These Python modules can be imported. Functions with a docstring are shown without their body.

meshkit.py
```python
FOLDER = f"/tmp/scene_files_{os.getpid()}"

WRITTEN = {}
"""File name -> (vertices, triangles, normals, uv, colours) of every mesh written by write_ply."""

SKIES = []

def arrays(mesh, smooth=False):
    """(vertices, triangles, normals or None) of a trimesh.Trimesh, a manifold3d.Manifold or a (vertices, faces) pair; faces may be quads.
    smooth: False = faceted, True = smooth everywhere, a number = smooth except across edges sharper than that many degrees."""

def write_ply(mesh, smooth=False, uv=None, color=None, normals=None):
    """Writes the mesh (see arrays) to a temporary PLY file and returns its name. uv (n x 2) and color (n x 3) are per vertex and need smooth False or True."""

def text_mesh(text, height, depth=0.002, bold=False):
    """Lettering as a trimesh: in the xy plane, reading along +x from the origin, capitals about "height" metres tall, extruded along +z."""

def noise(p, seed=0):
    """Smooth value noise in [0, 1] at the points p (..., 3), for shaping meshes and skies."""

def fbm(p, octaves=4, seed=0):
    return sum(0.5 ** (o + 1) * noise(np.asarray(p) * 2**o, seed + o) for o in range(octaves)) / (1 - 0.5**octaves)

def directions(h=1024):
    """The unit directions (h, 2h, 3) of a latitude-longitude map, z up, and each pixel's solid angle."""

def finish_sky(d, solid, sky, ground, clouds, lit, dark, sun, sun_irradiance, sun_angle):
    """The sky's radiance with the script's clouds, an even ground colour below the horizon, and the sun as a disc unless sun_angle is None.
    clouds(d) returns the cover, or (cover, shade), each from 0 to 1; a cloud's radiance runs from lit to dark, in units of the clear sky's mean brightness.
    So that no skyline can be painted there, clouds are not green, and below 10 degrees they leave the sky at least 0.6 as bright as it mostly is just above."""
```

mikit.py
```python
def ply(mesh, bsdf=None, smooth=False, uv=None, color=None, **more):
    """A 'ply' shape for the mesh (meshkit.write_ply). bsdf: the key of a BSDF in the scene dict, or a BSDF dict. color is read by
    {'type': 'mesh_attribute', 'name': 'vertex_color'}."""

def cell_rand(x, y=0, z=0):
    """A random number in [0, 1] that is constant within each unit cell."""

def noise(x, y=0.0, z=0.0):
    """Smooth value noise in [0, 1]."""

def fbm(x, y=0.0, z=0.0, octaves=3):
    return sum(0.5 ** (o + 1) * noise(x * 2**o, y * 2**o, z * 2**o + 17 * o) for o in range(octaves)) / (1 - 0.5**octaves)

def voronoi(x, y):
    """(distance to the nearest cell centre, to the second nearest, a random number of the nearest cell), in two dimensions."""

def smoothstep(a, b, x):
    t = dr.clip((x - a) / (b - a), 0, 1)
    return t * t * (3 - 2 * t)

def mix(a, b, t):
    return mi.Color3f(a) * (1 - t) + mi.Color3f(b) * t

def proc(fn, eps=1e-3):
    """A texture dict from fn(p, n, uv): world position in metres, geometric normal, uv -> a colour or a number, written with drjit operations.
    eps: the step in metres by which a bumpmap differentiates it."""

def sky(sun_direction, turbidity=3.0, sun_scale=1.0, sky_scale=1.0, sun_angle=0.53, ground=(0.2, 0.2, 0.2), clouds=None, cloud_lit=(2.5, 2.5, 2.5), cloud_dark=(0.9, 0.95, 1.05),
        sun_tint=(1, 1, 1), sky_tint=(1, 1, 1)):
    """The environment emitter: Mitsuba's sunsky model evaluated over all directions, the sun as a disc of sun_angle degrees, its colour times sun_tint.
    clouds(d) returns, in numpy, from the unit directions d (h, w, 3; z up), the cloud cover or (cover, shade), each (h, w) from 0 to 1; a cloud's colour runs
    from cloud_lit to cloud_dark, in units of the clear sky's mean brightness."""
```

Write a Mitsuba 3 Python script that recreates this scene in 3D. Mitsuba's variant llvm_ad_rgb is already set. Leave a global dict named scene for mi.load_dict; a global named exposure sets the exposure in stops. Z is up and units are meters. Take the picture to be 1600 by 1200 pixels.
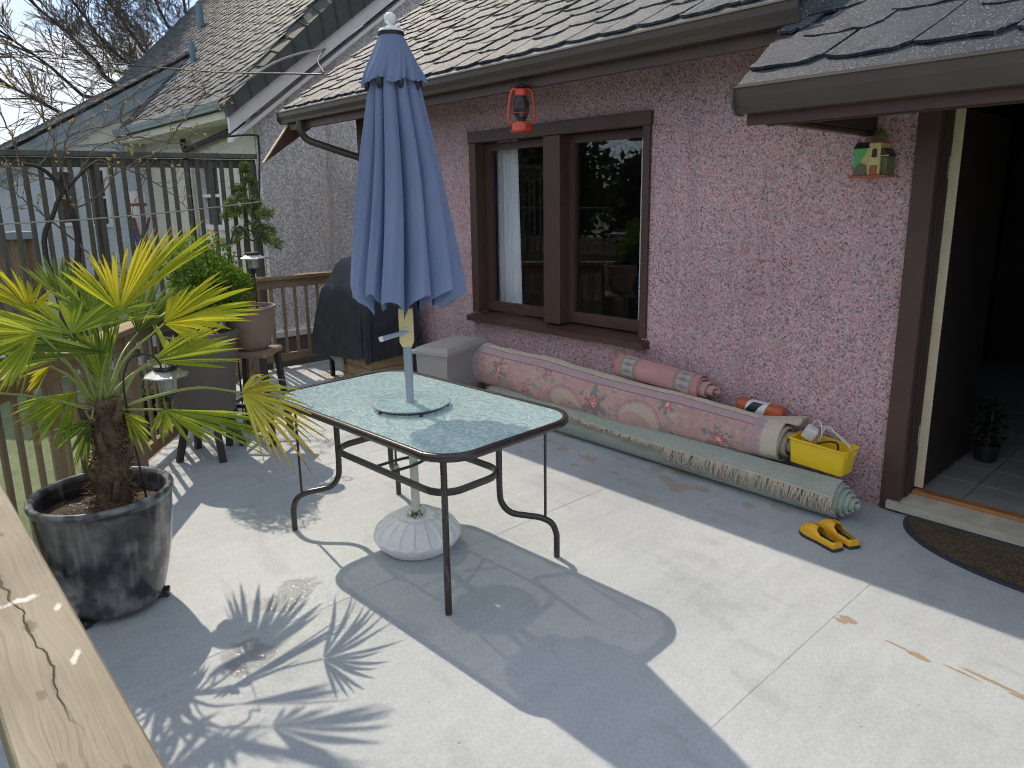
import math, random
import numpy as np, trimesh, manifold3d as m3
import shapely.geometry as sg
import drjit as dr, mitsuba as mi, mikit, meshkit
from mikit import proc, noise, fbm, voronoi, cell_rand, smoothstep, mix

T4 = mi.ScalarTransform4f
scene, labels = {}, {}
rng = np.random.default_rng(7)

# ------------------------------------------------------------------ camera, sky, exposure
CAM = np.array([0.0945, -0.0571, 1.7460])
FW = np.array([-0.72159, 0.65876, -0.21295])
UP = np.array([-0.14689, 0.15490, 0.97695])
scene['camera'] = {'type': 'perspective', 'fov': 71.39, 'fov_axis': 'x', 'near_clip': 0.05, 'far_clip': 400.0,
                   'principal_point_offset_x': 0.0017, 'principal_point_offset_y': 0.0371,
                   'to_world': T4().look_at(origin=CAM.tolist(), target=(CAM + FW).tolist(), up=UP.tolist())}
SUN = np.array([-0.93, 0.12, 1.0])


def clouds(d):
    q = d / np.maximum(d[..., 2:3], 0.08)
    n = meshkit.fbm(np.stack([q[..., 0] * 0.7, q[..., 1] * 0.7, q[..., 2] * 0 + 3.3], -1), 5, seed=4)
    cover = np.clip((n - 0.34) * 4.0, 0, 1) * 0.9
    return cover, np.clip((n - 0.62) * 2.0, 0, 1)


scene['sky'] = mikit.sky(SUN.tolist(), turbidity=3, sun_scale=0.72, sky_scale=1.15, clouds=clouds, sun_tint=(0.95, 0.985, 1.05), cloud_lit=(2.3, 2.33, 2.38), cloud_dark=(1.1, 1.2, 1.3), sky_tint=(0.96, 1.0, 1.06))
exposure = 2.0

# ------------------------------------------------------------------ keys and labels
_used = set()


def numbered(key):
    k, n = key, 0
    while k in _used:
        n += 1
        k = f'{key}_{n:03d}'
    _used.add(k)
    return k


def thing(name, label, cat, group=None, kind=None):
    key = numbered(name)
    labels[key] = {'label': label, 'category': cat}
    if group:
        labels[key]['group'] = group
    if kind:
        labels[key]['kind'] = kind
    return key


def put(key, shape):
    scene[key] = shape


def part(parent, name, mesh, bsdf, smooth=False, label=None, kind=None, uv=None, color=None):
    key = numbered(parent + '__' + name)
    put(key, mikit.ply(mesh, bsdf, smooth=smooth, uv=uv, color=color))
    e = {}
    if label:
        e['label'] = label
    if kind:
        e['kind'] = kind
    if e:
        labels[key] = e
    return key


def single(name, label, cat, mesh, bsdf, smooth=False, group=None, kind=None, uv=None, color=None):
    key = thing(name, label, cat, group, kind)
    put(key, mikit.ply(mesh, bsdf, smooth=smooth, uv=uv, color=color))
    return key


def structure(name, mesh, bsdf, smooth=False, label=None):
    key = numbered(name)
    labels[key] = {'kind': 'structure'}
    if label:
        labels[key]['label'] = label
    if mesh is not None:
        put(key, mikit.ply(mesh, bsdf, smooth=smooth))
    return key


# ------------------------------------------------------------------ mesh helpers
A = lambda *v: np.array(v, float)
cat = lambda ms: trimesh.util.concatenate([m for m in ms if m is not None])


def unit(v):
    v = np.asarray(v, float)
    return v / np.linalg.norm(v)


def hull(pts):
    return trimesh.convex.convex_hull(np.asarray(pts, float))


def box(x0, x1, y0, y1, z0, z1, b=0.0):
    if b <= 0:
        return trimesh.creation.box(bounds=[[x0, y0, z0], [x1, y1, z1]])
    b = min(b, 0.45 * (x1 - x0), 0.45 * (y1 - y0), 0.45 * (z1 - z0))
    p = []
    for sx in (0, 1):
        for sy in (0, 1):
            for sz in (0, 1):
                c = A((x0, x1)[sx], (y0, y1)[sy], (z0, z1)[sz])
                i = A(1 - 2 * sx, 1 - 2 * sy, 1 - 2 * sz) * b
                p += [c + i * A(0, 1, 1), c + i * A(1, 0, 1), c + i * A(1, 1, 0)]
    return hull(p)


def frame_of(d, up=(0, 0, 1)):
    d = unit(d)
    s = np.cross(d, up)
    if np.linalg.norm(s) < 1e-5:
        s = np.cross(d, (1, 0, 0))
    s = unit(s)
    return d, s, np.cross(s, d)


def moved(m, R=None, t=(0, 0, 0)):
    M = np.eye(4)
    if R is not None:
        M[:3, :3] = R
    M[:3, 3] = t
    m = m.copy()
    m.apply_transform(M)
    return m


def rotz(a):
    c, s = math.cos(a), math.sin(a)
    return np.array([[c, -s, 0], [s, c, 0], [0, 0, 1.0]])


def rotx(a):
    c, s = math.cos(a), math.sin(a)
    return np.array([[1.0, 0, 0], [0, c, -s], [0, s, c]])


def roty(a):
    c, s = math.cos(a), math.sin(a)
    return np.array([[c, 0, s], [0, 1.0, 0], [-s, 0, c]])


def beam(p0, p1, w, h, b=0.003, up=(0, 0, 1)):
    p0, p1 = A(*p0), A(*p1)
    d, s, u = frame_of(p1 - p0, up)
    L = np.linalg.norm(p1 - p0)
    m = box(0, L, -w / 2, w / 2, -h / 2, h / 2, b)
    return moved(m, np.stack([d, s, u], 1), p0)


def spline(pts, n=8):
    p = np.asarray(pts, float)
    if len(p) < 3:
        return p
    q = np.vstack([2 * p[0] - p[1], p, 2 * p[-1] - p[-2]])
    out = []
    for i in range(1, len(q) - 2):
        for t in np.linspace(0, 1, n, endpoint=False):
            a, b, c, d = q[i - 1], q[i], q[i + 1], q[i + 2]
            out.append(0.5 * (2 * b + (c - a) * t + (2 * a - 5 * b + 4 * c - d) * t * t + (3 * b - a - 3 * c + d) * t ** 3))
    out.append(p[-1])
    return np.array(out)


def loft(rings, caps=True, closed=False):
    r = np.asarray(rings, float)
    m, n = r.shape[:2]
    v = r.reshape(-1, 3)
    f = []
    for i in range(m if closed else m - 1):
        j = (i + 1) % m
        a = i * n + np.arange(n)
        b = i * n + (np.arange(n) + 1) % n
        c = j * n + (np.arange(n) + 1) % n
        d = j * n + np.arange(n)
        f += [np.stack([a, b, c], 1), np.stack([a, c, d], 1)]
    f = np.vstack(f)
    if caps and not closed:
        v = np.vstack([v, r[0].mean(0), r[-1].mean(0)])
        k = np.arange(n)
        f = np.vstack([f, np.stack([(k + 1) % n, k, 0 * k + m * n], 1), np.stack([(m - 1) * n + k, (m - 1) * n + (k + 1) % n, 0 * k + m * n + 1], 1)])
    return trimesh.Trimesh(v, f, process=False)


def tube(pts, r, sides=8, caps=True, closed=False):
    p = np.asarray(pts, float)
    t = np.gradient(p, axis=0) if not closed else np.roll(p, -1, 0) - np.roll(p, 1, 0)
    t /= np.linalg.norm(t, axis=1, keepdims=True) + 1e-12
    s = np.cross(t[0], (0, 0, 1) if abs(t[0][2]) < 0.9 else (1, 0, 0))
    R = np.broadcast_to(r, (len(p),))
    ang = np.arange(sides) * 2 * math.pi / sides
    rings = []
    for i in range(len(p)):
        s = s - t[i] * (s @ t[i])
        s = unit(s)
        b = np.cross(t[i], s)
        rings.append(p[i] + R[i] * (np.cos(ang)[:, None] * s + np.sin(ang)[:, None] * b))
    m = loft(rings, caps, closed)
    return m


def lathe(profile, seg=32, c=(0, 0, 0), caps=True):
    ang = np.arange(seg) * 2 * math.pi / seg
    rings = [np.stack([r * np.cos(ang), r * np.sin(ang), 0 * ang + z], 1) + A(*c) for r, z in profile]
    return loft(rings, caps)


def prism(poly, axis, a, b):
    """polygon (list of 2-D points) extruded along axis x, y or z from a to b"""
    g = poly if hasattr(poly, 'exterior') else sg.Polygon(poly)
    m = trimesh.creation.extrude_polygon(g, b - a, engine='earcut')
    v = m.vertices.copy()
    if axis == 'z':
        v[:, 2] += a
    elif axis == 'y':
        v = np.stack([v[:, 0], a + v[:, 2], v[:, 1]], 1)
    else:
        v = np.stack([a + v[:, 2], v[:, 0], v[:, 1]], 1)
    m = trimesh.Trimesh(v, m.faces, process=False)
    if m.volume < 0:
        m.invert()
    return m


def rrect(cx, cy, w, h, r, n=8):
    p = []
    for sx, sy, a0 in ((1, 1, 0), (-1, 1, 90), (-1, -1, 180), (1, -1, 270)):
        for k in range(n + 1):
            a = math.radians(a0 + 90 * k / n)
            p.append((cx + sx * (w / 2 - r) + r * math.cos(a), cy + sy * (h / 2 - r) + r * math.sin(a)))
    return p


def blob(c, r, sub=2):
    m = trimesh.creation.icosphere(sub, 1.0)
    m.vertices = m.vertices * A(*np.broadcast_to(r, 3)) + A(*c)
    return m


def leaf_cloud(P, N, size, aspect=0.5, rnd=None, fold=0.25):
    """a folded four-triangle leaf at each point P, pointing along N"""
    rnd = rnd or np.random.default_rng(1)
    n = len(P)
    N = N / (np.linalg.norm(N, axis=1, keepdims=True) + 1e-9)
    q = rnd.normal(size=(n, 3))
    S = np.cross(N, q)
    S /= np.linalg.norm(S, axis=1, keepdims=True) + 1e-9
    B = np.cross(N, S)
    L = np.broadcast_to(size, (n,))[:, None]
    a, tip = P, P + N * L
    mid = P + N * L * 0.5
    l, r = mid + S * L * aspect / 2 + B * L * fold * 0.4, mid - S * L * aspect / 2 + B * L * fold * 0.4
    v = np.stack([a, l, tip, r], 1).reshape(-1, 3)
    i = np.arange(n)[:, None] * 4
    f = np.hstack([i, i + 1, i + 2, i, i + 2, i + 3]).reshape(-1, 3)
    return trimesh.Trimesh(v, f, process=False)


# ------------------------------------------------------------------ materials
def bsdf(key, d):
    scene[key] = d


def rgb(*c):
    return {'type': 'rgb', 'value': list(c)}


def two(d):
    return {'type': 'twosided', 'bsdf': d}


def pr(base, rough=0.6, **k):
    d = {'type': 'principled', 'base_color': base if isinstance(base, dict) else rgb(*base), 'roughness': rough}
    d.update(k)
    return d


def bump(d, fn, scale, eps=1e-3):
    return {'type': 'bumpmap', 'arbitrary': proc(fn, eps), 'scale': scale, 'bsdf': d}


def plain(key, c, rough=0.6, vary=0.12, freq=9.0, **k):
    """a painted or moulded surface with slight unevenness of tone"""
    c = np.array(c)

    def fn(p, n, uv):
        t = fbm(p.x * freq, p.y * freq, p.z * freq, 4)
        return mix((c * (1 - vary)).tolist(), (c * (1 + vary)).tolist(), t)
    bsdf(key, two(pr(proc(fn), rough, **k)))


# deck membrane: pale grey vinyl with a faint drag texture, dirt, wet patches and worn-through chips
CHIPS = [(-0.945, 2.794, 0.035, 0.022), (-0.965, 2.765, 0.03, 0.016), (-0.735, 2.752, 0.055, 0.008), (-0.656, 2.741, 0.045, 0.018), (-0.52, 2.75, 0.07, 0.007), (-0.40, 2.77, 0.12, 0.010), (-0.31, 2.745, 0.06, 0.012)]


def wet_mask(p):
    w = fbm(p.x * 9, p.y * 9, 3.0, 4) - 0.5
    a = dr.sqrt(dr.square((p.x + 2.77) / 0.11) + dr.square((p.y - 1.17) / 0.21)) + w * 1.5
    b = dr.sqrt(dr.square((p.x + 2.46) / 0.15) + dr.square((p.y - 0.83) / 0.12)) + w * 1.5
    return smoothstep(1.0, 0.75, dr.minimum(a, b))


def deck_col(p, n, uv):
    big = fbm(p.x * 1.3, p.y * 1.3, 0.0, 4)
    drag = fbm(p.x * 22, p.y * 5, 1.0, 3)
    fine = noise(p.x * 160, p.y * 160, 0.0)
    t = 0.5 + (big - 0.5) * 0.85 + (drag - 0.5) * 0.32 + (fine - 0.5) * 0.42
    c = mix((0.315, 0.35, 0.375), (0.465, 0.505, 0.53), t)
    rust = smoothstep(0.62, 0.72, fbm(p.x * 7.1 + 5, p.y * 13.0, 2.0, 4)) * smoothstep(3.0, 3.35, p.y) * smoothstep(-1.3, -1.9, p.x)
    c = c * (1 - 0.5 * rust) + mi.Color3f(0.36, 0.23, 0.09) * (0.5 * rust)
    grime = smoothstep(0.60, 0.80, fbm(p.x * 3.2 + p.y * 1.5, p.y * 9.0, 9.0, 5))
    c = c * (1 - 0.10 * grime)
    m = mi.Float(0)
    for (x, y, a, b) in CHIPS:
        q = dr.sqrt(dr.square((p.x - x - (p.y - y) * 0.25) / a) + dr.square((p.y - y + (p.x - x) * 0.10) / b))
        m = dr.maximum(m, smoothstep(1.1, 0.85, q + (fbm(p.x * 45, p.y * 45, 0.0, 3) - 0.5) * 0.8))
    c = c * (1 - m) + mi.Color3f(0.30, 0.25, 0.18) * m
    d1, d2, r = voronoi(p.x * 4.3 + fbm(p.x * 2, p.y * 2, 0.0, 2) * 2, p.y * 4.3)
    spot = smoothstep(0.016, 0.008, d1 * (0.5 + r)) * smoothstep(0.55, 0.57, r)
    c = c * (1 - 0.65 * spot)
    w = wet_mask(p)
    return c * (1 - 0.32 * w)


def deck_bump(p, n, uv):
    return fbm(p.x * 60, p.y * 25, 0.0, 3) * 0.7 + noise(p.x * 150, p.y * 150, 0.0) * 0.6


bsdf('m_deck', {'type': 'blendbsdf', 'weight': proc(lambda p, n, uv: wet_mask(p) * smoothstep(0.45, 0.62, noise(p.x * 90, p.y * 90, 0.0))),
                'a': bump(pr(proc(deck_col), 0.62, specular=0.35), deck_bump, 0.0016, 2e-3),
                'b': bump(pr(proc(deck_col), 0.22, specular=0.5), lambda p, n, uv: noise(p.x * 110, p.y * 110, 0.0), 0.004, 1e-3)})


def stucco(key, cols, dark, light, freq, strength=0.006):
    def fn(p, n, uv):
        u = p.x + p.y * 1.0
        d1, d2, r = voronoi(u * freq, p.z * freq)
        k = dr.floor(r * 4096)
        r2, r3 = cell_rand(k, 3), cell_rand(k, 7)
        big = fbm(u * 1.1, p.z * 1.1, 4.0, 4)
        blot = fbm(u * 26, p.z * 26, 2.0, 3)
        c = mix(cols[0], cols[1], smoothstep(0.25, 0.75, r2 * 0.6 + blot * 0.4))
        c = mix(c, cols[2], smoothstep(0.62, 0.75, r3))
        c = c * (0.62 + 0.72 * r)
        c = mix(c, dark, smoothstep(0.90, 0.93, r2) * 0.85)
        c = mix(c, light, smoothstep(0.93, 0.95, r3))
        gap = smoothstep(0.10, 0.0, d2 - d1)
        run = smoothstep(0.55, 0.75, fbm(u * 9, p.z * 0.9, 6.0, 4))
        return c * (1 - 0.45 * gap) * (0.80 + 0.40 * big) * (1 - 0.10 * run)

    def h(p, n, uv):
        d1, d2, r = voronoi((p.x + p.y) * freq, p.z * freq)
        return (1 - smoothstep(0.0, 0.6, d1)) * (0.4 + r)
    bsdf(key, two(bump(pr(proc(fn), 0.85, specular=0.3), h, strength, 2e-3)))


stucco('m_pink_stucco', ((0.70, 0.375, 0.405), (0.60, 0.405, 0.44), (0.54, 0.47, 0.49)), (0.15, 0.10, 0.105), (0.70, 0.62, 0.61), 112, 0.006)
stucco('m_grey_stucco', ((0.68, 0.69, 0.70), (0.61, 0.61, 0.62), (0.72, 0.71, 0.70)), (0.50, 0.49, 0.49), (0.78, 0.78, 0.77), 48, 0.004)
plain('m_cream_wall', (0.62, 0.60, 0.52), 0.8, 0.10, 3.0)
plain('m_blue_wall', (0.52, 0.57, 0.62), 0.8, 0.08, 3.0)
plain('m_grey_fascia', (0.30, 0.35, 0.38), 0.55, 0.10, 4.0)
plain('m_white_trim', (0.72, 0.72, 0.71), 0.5, 0.08, 6.0)
plain('m_brown_paint', (0.072, 0.037, 0.030), 0.45, 0.22, 7.0)
plain('m_brown_metal', (0.070, 0.053, 0.044), 0.38, 0.18, 5.0, specular=0.6)
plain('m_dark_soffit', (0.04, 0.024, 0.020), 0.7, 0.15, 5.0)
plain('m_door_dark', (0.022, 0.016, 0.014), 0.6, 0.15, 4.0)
plain('m_cream_paint', (0.62, 0.53, 0.36), 0.45, 0.10, 12.0)
plain('m_sill_paint', (0.46, 0.43, 0.35), 0.5, 0.22, 14.0)
plain('m_orange_wood', (0.33, 0.15, 0.06), 0.45, 0.2, 20.0)
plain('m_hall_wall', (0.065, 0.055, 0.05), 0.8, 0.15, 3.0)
plain('m_hall_trim', (0.20, 0.17, 0.15), 0.7, 0.12, 5.0)
plain('m_hall_tile', (0.27, 0.265, 0.26), 0.3, 0.25, 6.0)
plain('m_grout', (0.30, 0.29, 0.27), 0.9, 0.1, 20.0)
plain('m_curtain', (0.72, 0.76, 0.80), 0.9, 0.04, 5.0)
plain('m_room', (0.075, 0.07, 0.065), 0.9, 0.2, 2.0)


def shingle_mat(key, lo, hi, spark, mossy=0.0):
    def fn(p, n, uv):
        g = cell_rand(dr.floor(p.x * 230), dr.floor(p.y * 230 + p.z * 160), dr.floor(p.x * 90))
        t = fbm(p.x * 5, p.y * 5, p.z * 5, 4)
        c = mix(lo, hi, dr.clip(t * 0.7 + g * 0.45 - 0.1, 0, 1))
        c = mix(c, spark, smoothstep(0.955, 0.97, g))  # sun glitter of the granules painted in as pale cells
        m = smoothstep(0.62, 0.72, fbm(p.x * 3 + 7, p.y * 3, p.z * 3, 3)) * mossy
        return c * (1 - 0.5 * m) + mi.Color3f(0.10, 0.12, 0.06) * (0.5 * m)

    def h(p, n, uv):
        return noise(p.x * 170, p.y * 170, p.z * 170) + 0.6 * fbm(p.x * 14, p.y * 14, p.z * 14, 3)
    bsdf(key, two(bump(pr(proc(fn), 0.6, specular=0.3), h, 0.004, 2e-3)))


shingle_mat('m_shingle_a', (0.041, 0.050, 0.060), (0.097, 0.113, 0.130), (0.31, 0.35, 0.39), 0.35)
shingle_mat('m_shingle_b', (0.050, 0.060, 0.071), (0.112, 0.129, 0.148), (0.33, 0.37, 0.41), 0.25)
shingle_mat('m_shingle_blue', (0.024, 0.029, 0.040), (0.062, 0.072, 0.092), (0.26, 0.29, 0.34), 0.1)
shingle_mat('m_shingle_blue_b', (0.030, 0.035, 0.047), (0.072, 0.083, 0.104), (0.28, 0.31, 0.36), 0.1)
shingle_mat('m_shingle_far', (0.052, 0.062, 0.071), (0.117, 0.134, 0.150), (0.29, 0.32, 0.35), 0.3)
plain('m_shingle_dark', (0.055, 0.062, 0.060), 0.75, 0.25, 6.0)
plain('m_felt', (0.05, 0.048, 0.045), 0.9, 0.2, 8.0)


def wood(key, lo, hi, ax, rough=0.7, strength=0.0015):
    """weathered softwood with the grain along direction ax"""
    ax = unit(ax)
    s = unit(np.cross(ax, (0, 0, 1) if abs(ax[2]) < 0.9 else (0, 1, 0)))
    t = np.cross(ax, s)

    def coords(p):
        return p.x * ax[0] + p.y * ax[1] + p.z * ax[2], p.x * s[0] + p.y * s[1] + p.z * s[2], p.x * t[0] + p.y * t[1] + p.z * t[2]

    def grain(p):
        a, b, c = coords(p)
        w = fbm(a * 2.2, b * 9, c * 9, 3)
        ring = noise((b + w * 0.05) * 190, (c + w * 0.05) * 190, a * 2.5)
        return 0.55 * ring + 0.45 * fbm(a * 7, b * 60, c * 60, 3), w

    def fn(p, n, uv):
        g, w = grain(p)
        return mix(lo, hi, dr.clip(g * 0.75 + (w - 0.5) * 0.9 + 0.12, 0, 1))
    bsdf(key, two(bump(pr(proc(fn), rough, specular=0.35), lambda p, n, uv: grain(p)[0], strength, 1e-3)))


DIAG = unit(A(-0.79, 0.61, 0))
wood('m_wood_diag', (0.16, 0.105, 0.06), (0.33, 0.24, 0.14), DIAG)
wood('m_wood_y', (0.14, 0.095, 0.06), (0.30, 0.22, 0.14), A(0, 1, 0))
wood('m_wood_z', (0.17, 0.12, 0.08), (0.34, 0.26, 0.17), A(0, 0, 1))
wood('m_trellis', (0.065, 0.065, 0.055), (0.15, 0.145, 0.12), A(0, 0, 1))
wood('m_fence_back', (0.13, 0.10, 0.08), (0.26, 0.21, 0.17), A(0, 0, 1))
wood('m_crate', (0.28, 0.19, 0.10), (0.44, 0.33, 0.19), A(1, 0, 0))

KNOTS = [(-1.365, 0.078, 0.030), (-1.62, 0.065, 0.016), (-0.93, 0.045, 0.022), (-0.87, 0.11, 0.014), (-1.85, 0.10, 0.015), (-1.13, 0.055, 0.02)]
SMEARS = [(-1.48, 0.085, 0.012, 0.055, 0.0), (-1.40, 0.128, 0.022, 0.007, -0.2), (-1.20, 0.118, 0.020, 0.008, -0.3)]


def cap_field(p):
    bend = mi.Float(0)
    knot = mi.Float(0)
    for (x, y, r) in KNOTS:
        e = dr.square((p.x - x) / (r * 3.2)) + dr.square((p.y - y) / (r * 1.1))
        g = dr.exp(-e)
        bend = bend + (p.y - y) * g * 0.9
        knot = dr.maximum(knot, smoothstep(1.1, 0.5, dr.sqrt(dr.square((p.x - x) / (r * 1.0)) + dr.square((p.y - y) / (r * 0.42))) + (noise(p.x * 160, p.y * 160, 0.0) - 0.5) * 0.4))
    yy = p.y + bend + (fbm(p.x * 1.7, p.y * 6, 0.0, 3) - 0.5) * 0.03
    ring = 0.5 * noise(yy * 300, p.x * 2.0, 0.0) + 0.5 * noise(yy * 800, p.x * 6.0, 3.0)
    crack_y = 0.070 + 0.010 * dr.sin(p.x * 5.0 + 1.0) + (fbm(p.x * 14, 2.0, 0.0, 5) - 0.5) * 0.030
    wid = 0.0003 + 0.0014 * noise(p.x * 17, 4.0, 0.0)
    crack = smoothstep(wid * 1.6, wid * 0.6, dr.abs(p.y - crack_y)) * smoothstep(0.36, 0.50, noise(p.x * 4.1, 8.0, 0.0)) * 0.8
    return ring, knot, crack


def cap_col(p, n, uv):
    ring, knot, crack = cap_field(p)
    big = fbm(p.x * 3.0, p.y * 9, 5.0, 4)
    c = mix((0.120, 0.104, 0.072), (0.262, 0.236, 0.170), dr.clip(0.15 + ring * 0.55 + (big - 0.5) * 1.1 + 0.12, 0, 1))
    c = mix(c, (0.12, 0.08, 0.045), knot * 0.85)
    c = mix(c, (0.05, 0.035, 0.02), crack)
    for (x, y, a, b, sl) in SMEARS:
        q = dr.sqrt(dr.square((p.x - x) / a) + dr.square((p.y - y - sl * (p.x - x)) / b)) + (fbm(p.x * 60, p.y * 90, 0.0, 3) - 0.5) * 1.5
        c = mix(c, (0.72, 0.71, 0.66), smoothstep(1.1, 0.3, q) * 0.65)
    return c


def cap_bump(p, n, uv):
    ring, knot, crack = cap_field(p)
    return ring * 0.5 - crack * 1.6 + noise(p.x * 40, p.y * 200, 0.0) * 0.3


bsdf('m_cap_wood', two(bump(pr(proc(cap_col), 0.62, specular=0.4), cap_bump, 0.0022, 8e-4)))

# metals, plastics, glass
plain('m_bronze', (0.035, 0.030, 0.028), 0.28, 0.15, 20.0, specular=0.6)
plain('m_black', (0.02, 0.02, 0.021), 0.4, 0.2, 15.0)
plain('m_black_wood', (0.035, 0.030, 0.028), 0.5, 0.3, 12.0)
plain('m_pole', (0.30, 0.35, 0.42), 0.35, 0.06, 8.0, specular=0.6)
plain('m_white_plastic', (0.74, 0.75, 0.76), 0.35, 0.05, 9.0)
plain('m_dirty_white', (0.60, 0.60, 0.55), 0.5, 0.15, 15.0)
plain('m_crank', (0.72, 0.60, 0.30), 0.35, 0.06, 20.0)
plain('m_chrome', (0.6, 0.6, 0.62), 0.25, 0.05, 30.0, metallic=0.9)
plain('m_grey_plastic', (0.32, 0.31, 0.305), 0.45, 0.06, 6.0)
plain('m_grey_plastic_lid', (0.36, 0.35, 0.345), 0.45, 0.06, 6.0)
plain('m_yellow_plastic', (0.80, 0.56, 0.02), 0.35, 0.05, 12.0, specular=0.5)
plain('m_yellow_rubber', (0.78, 0.42, 0.02), 0.4, 0.06, 25.0)
plain('m_rubber_dark', (0.035, 0.04, 0.055), 0.7, 0.2, 30.0)
plain('m_cable_white', (0.62, 0.63, 0.60), 0.45, 0.05, 20.0)
plain('m_red_enamel', (0.52, 0.045, 0.018), 0.25, 0.10, 25.0, specular=0.6, clearcoat=0.5)
plain('m_terracotta', (0.23, 0.165, 0.125), 0.75, 0.12, 8.0)
plain('m_taupe_pot', (0.12, 0.105, 0.095), 0.6, 0.12, 5.0)
plain('m_tan_bag', (0.42, 0.09, 0.035), 0.3, 0.2, 30.0)
plain('m_label_black', (0.02, 0.02, 0.025), 0.35, 0.1, 30.0)
plain('m_label_white', (0.62, 0.66, 0.68), 0.35, 0.15, 60.0)
plain('m_beige_cloth', (0.50, 0.44, 0.34), 0.95, 0.10, 30.0)
plain('m_green_pale', (0.27, 0.33, 0.27), 0.9, 0.10, 10.0)
plain('m_shed_roof', (0.06, 0.05, 0.05), 0.5, 0.2, 5.0)
plain('m_wire', (0.03, 0.03, 0.03), 0.5, 0.1, 5.0)
plain('m_wire_light', (0.35, 0.36, 0.33), 0.5, 0.1, 5.0)
plain('m_pipe_blue', (0.13, 0.20, 0.26), 0.5, 0.1, 5.0)
plain('m_ground_edge', (0.20, 0.19, 0.16), 0.9, 0.2, 3.0)
bsdf('m_pane', {'type': 'thindielectric', 'int_ior': 1.55})
bsdf('m_far_pane', pr((0.03, 0.035, 0.04), 0.08, specular=0.6))


def glaze_col(p, n, uv):
    t = fbm(p.x * 9, p.y * 9, p.z * 7, 5)
    r = fbm(p.x * 26, p.y * 26, p.z * 3, 3)
    c = mix((0.014, 0.016, 0.020), (0.10, 0.105, 0.115), smoothstep(0.35, 0.70, t))
    drip = fbm(p.x * 30 + p.y * 11, p.y * 30, p.z * 2.0, 4)
    c = mix(c, (0.26, 0.25, 0.235), smoothstep(0.46, 0.66, r * 0.35 + t * 0.4 + drip * 0.25) * 0.75)
    rim = smoothstep(0.515, 0.535, p.z)
    return mix(c, (0.24, 0.26, 0.28), rim * 0.45 * smoothstep(0.3, 0.6, r))  # pale blue highlight on the rim is painted into the glaze colour


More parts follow.
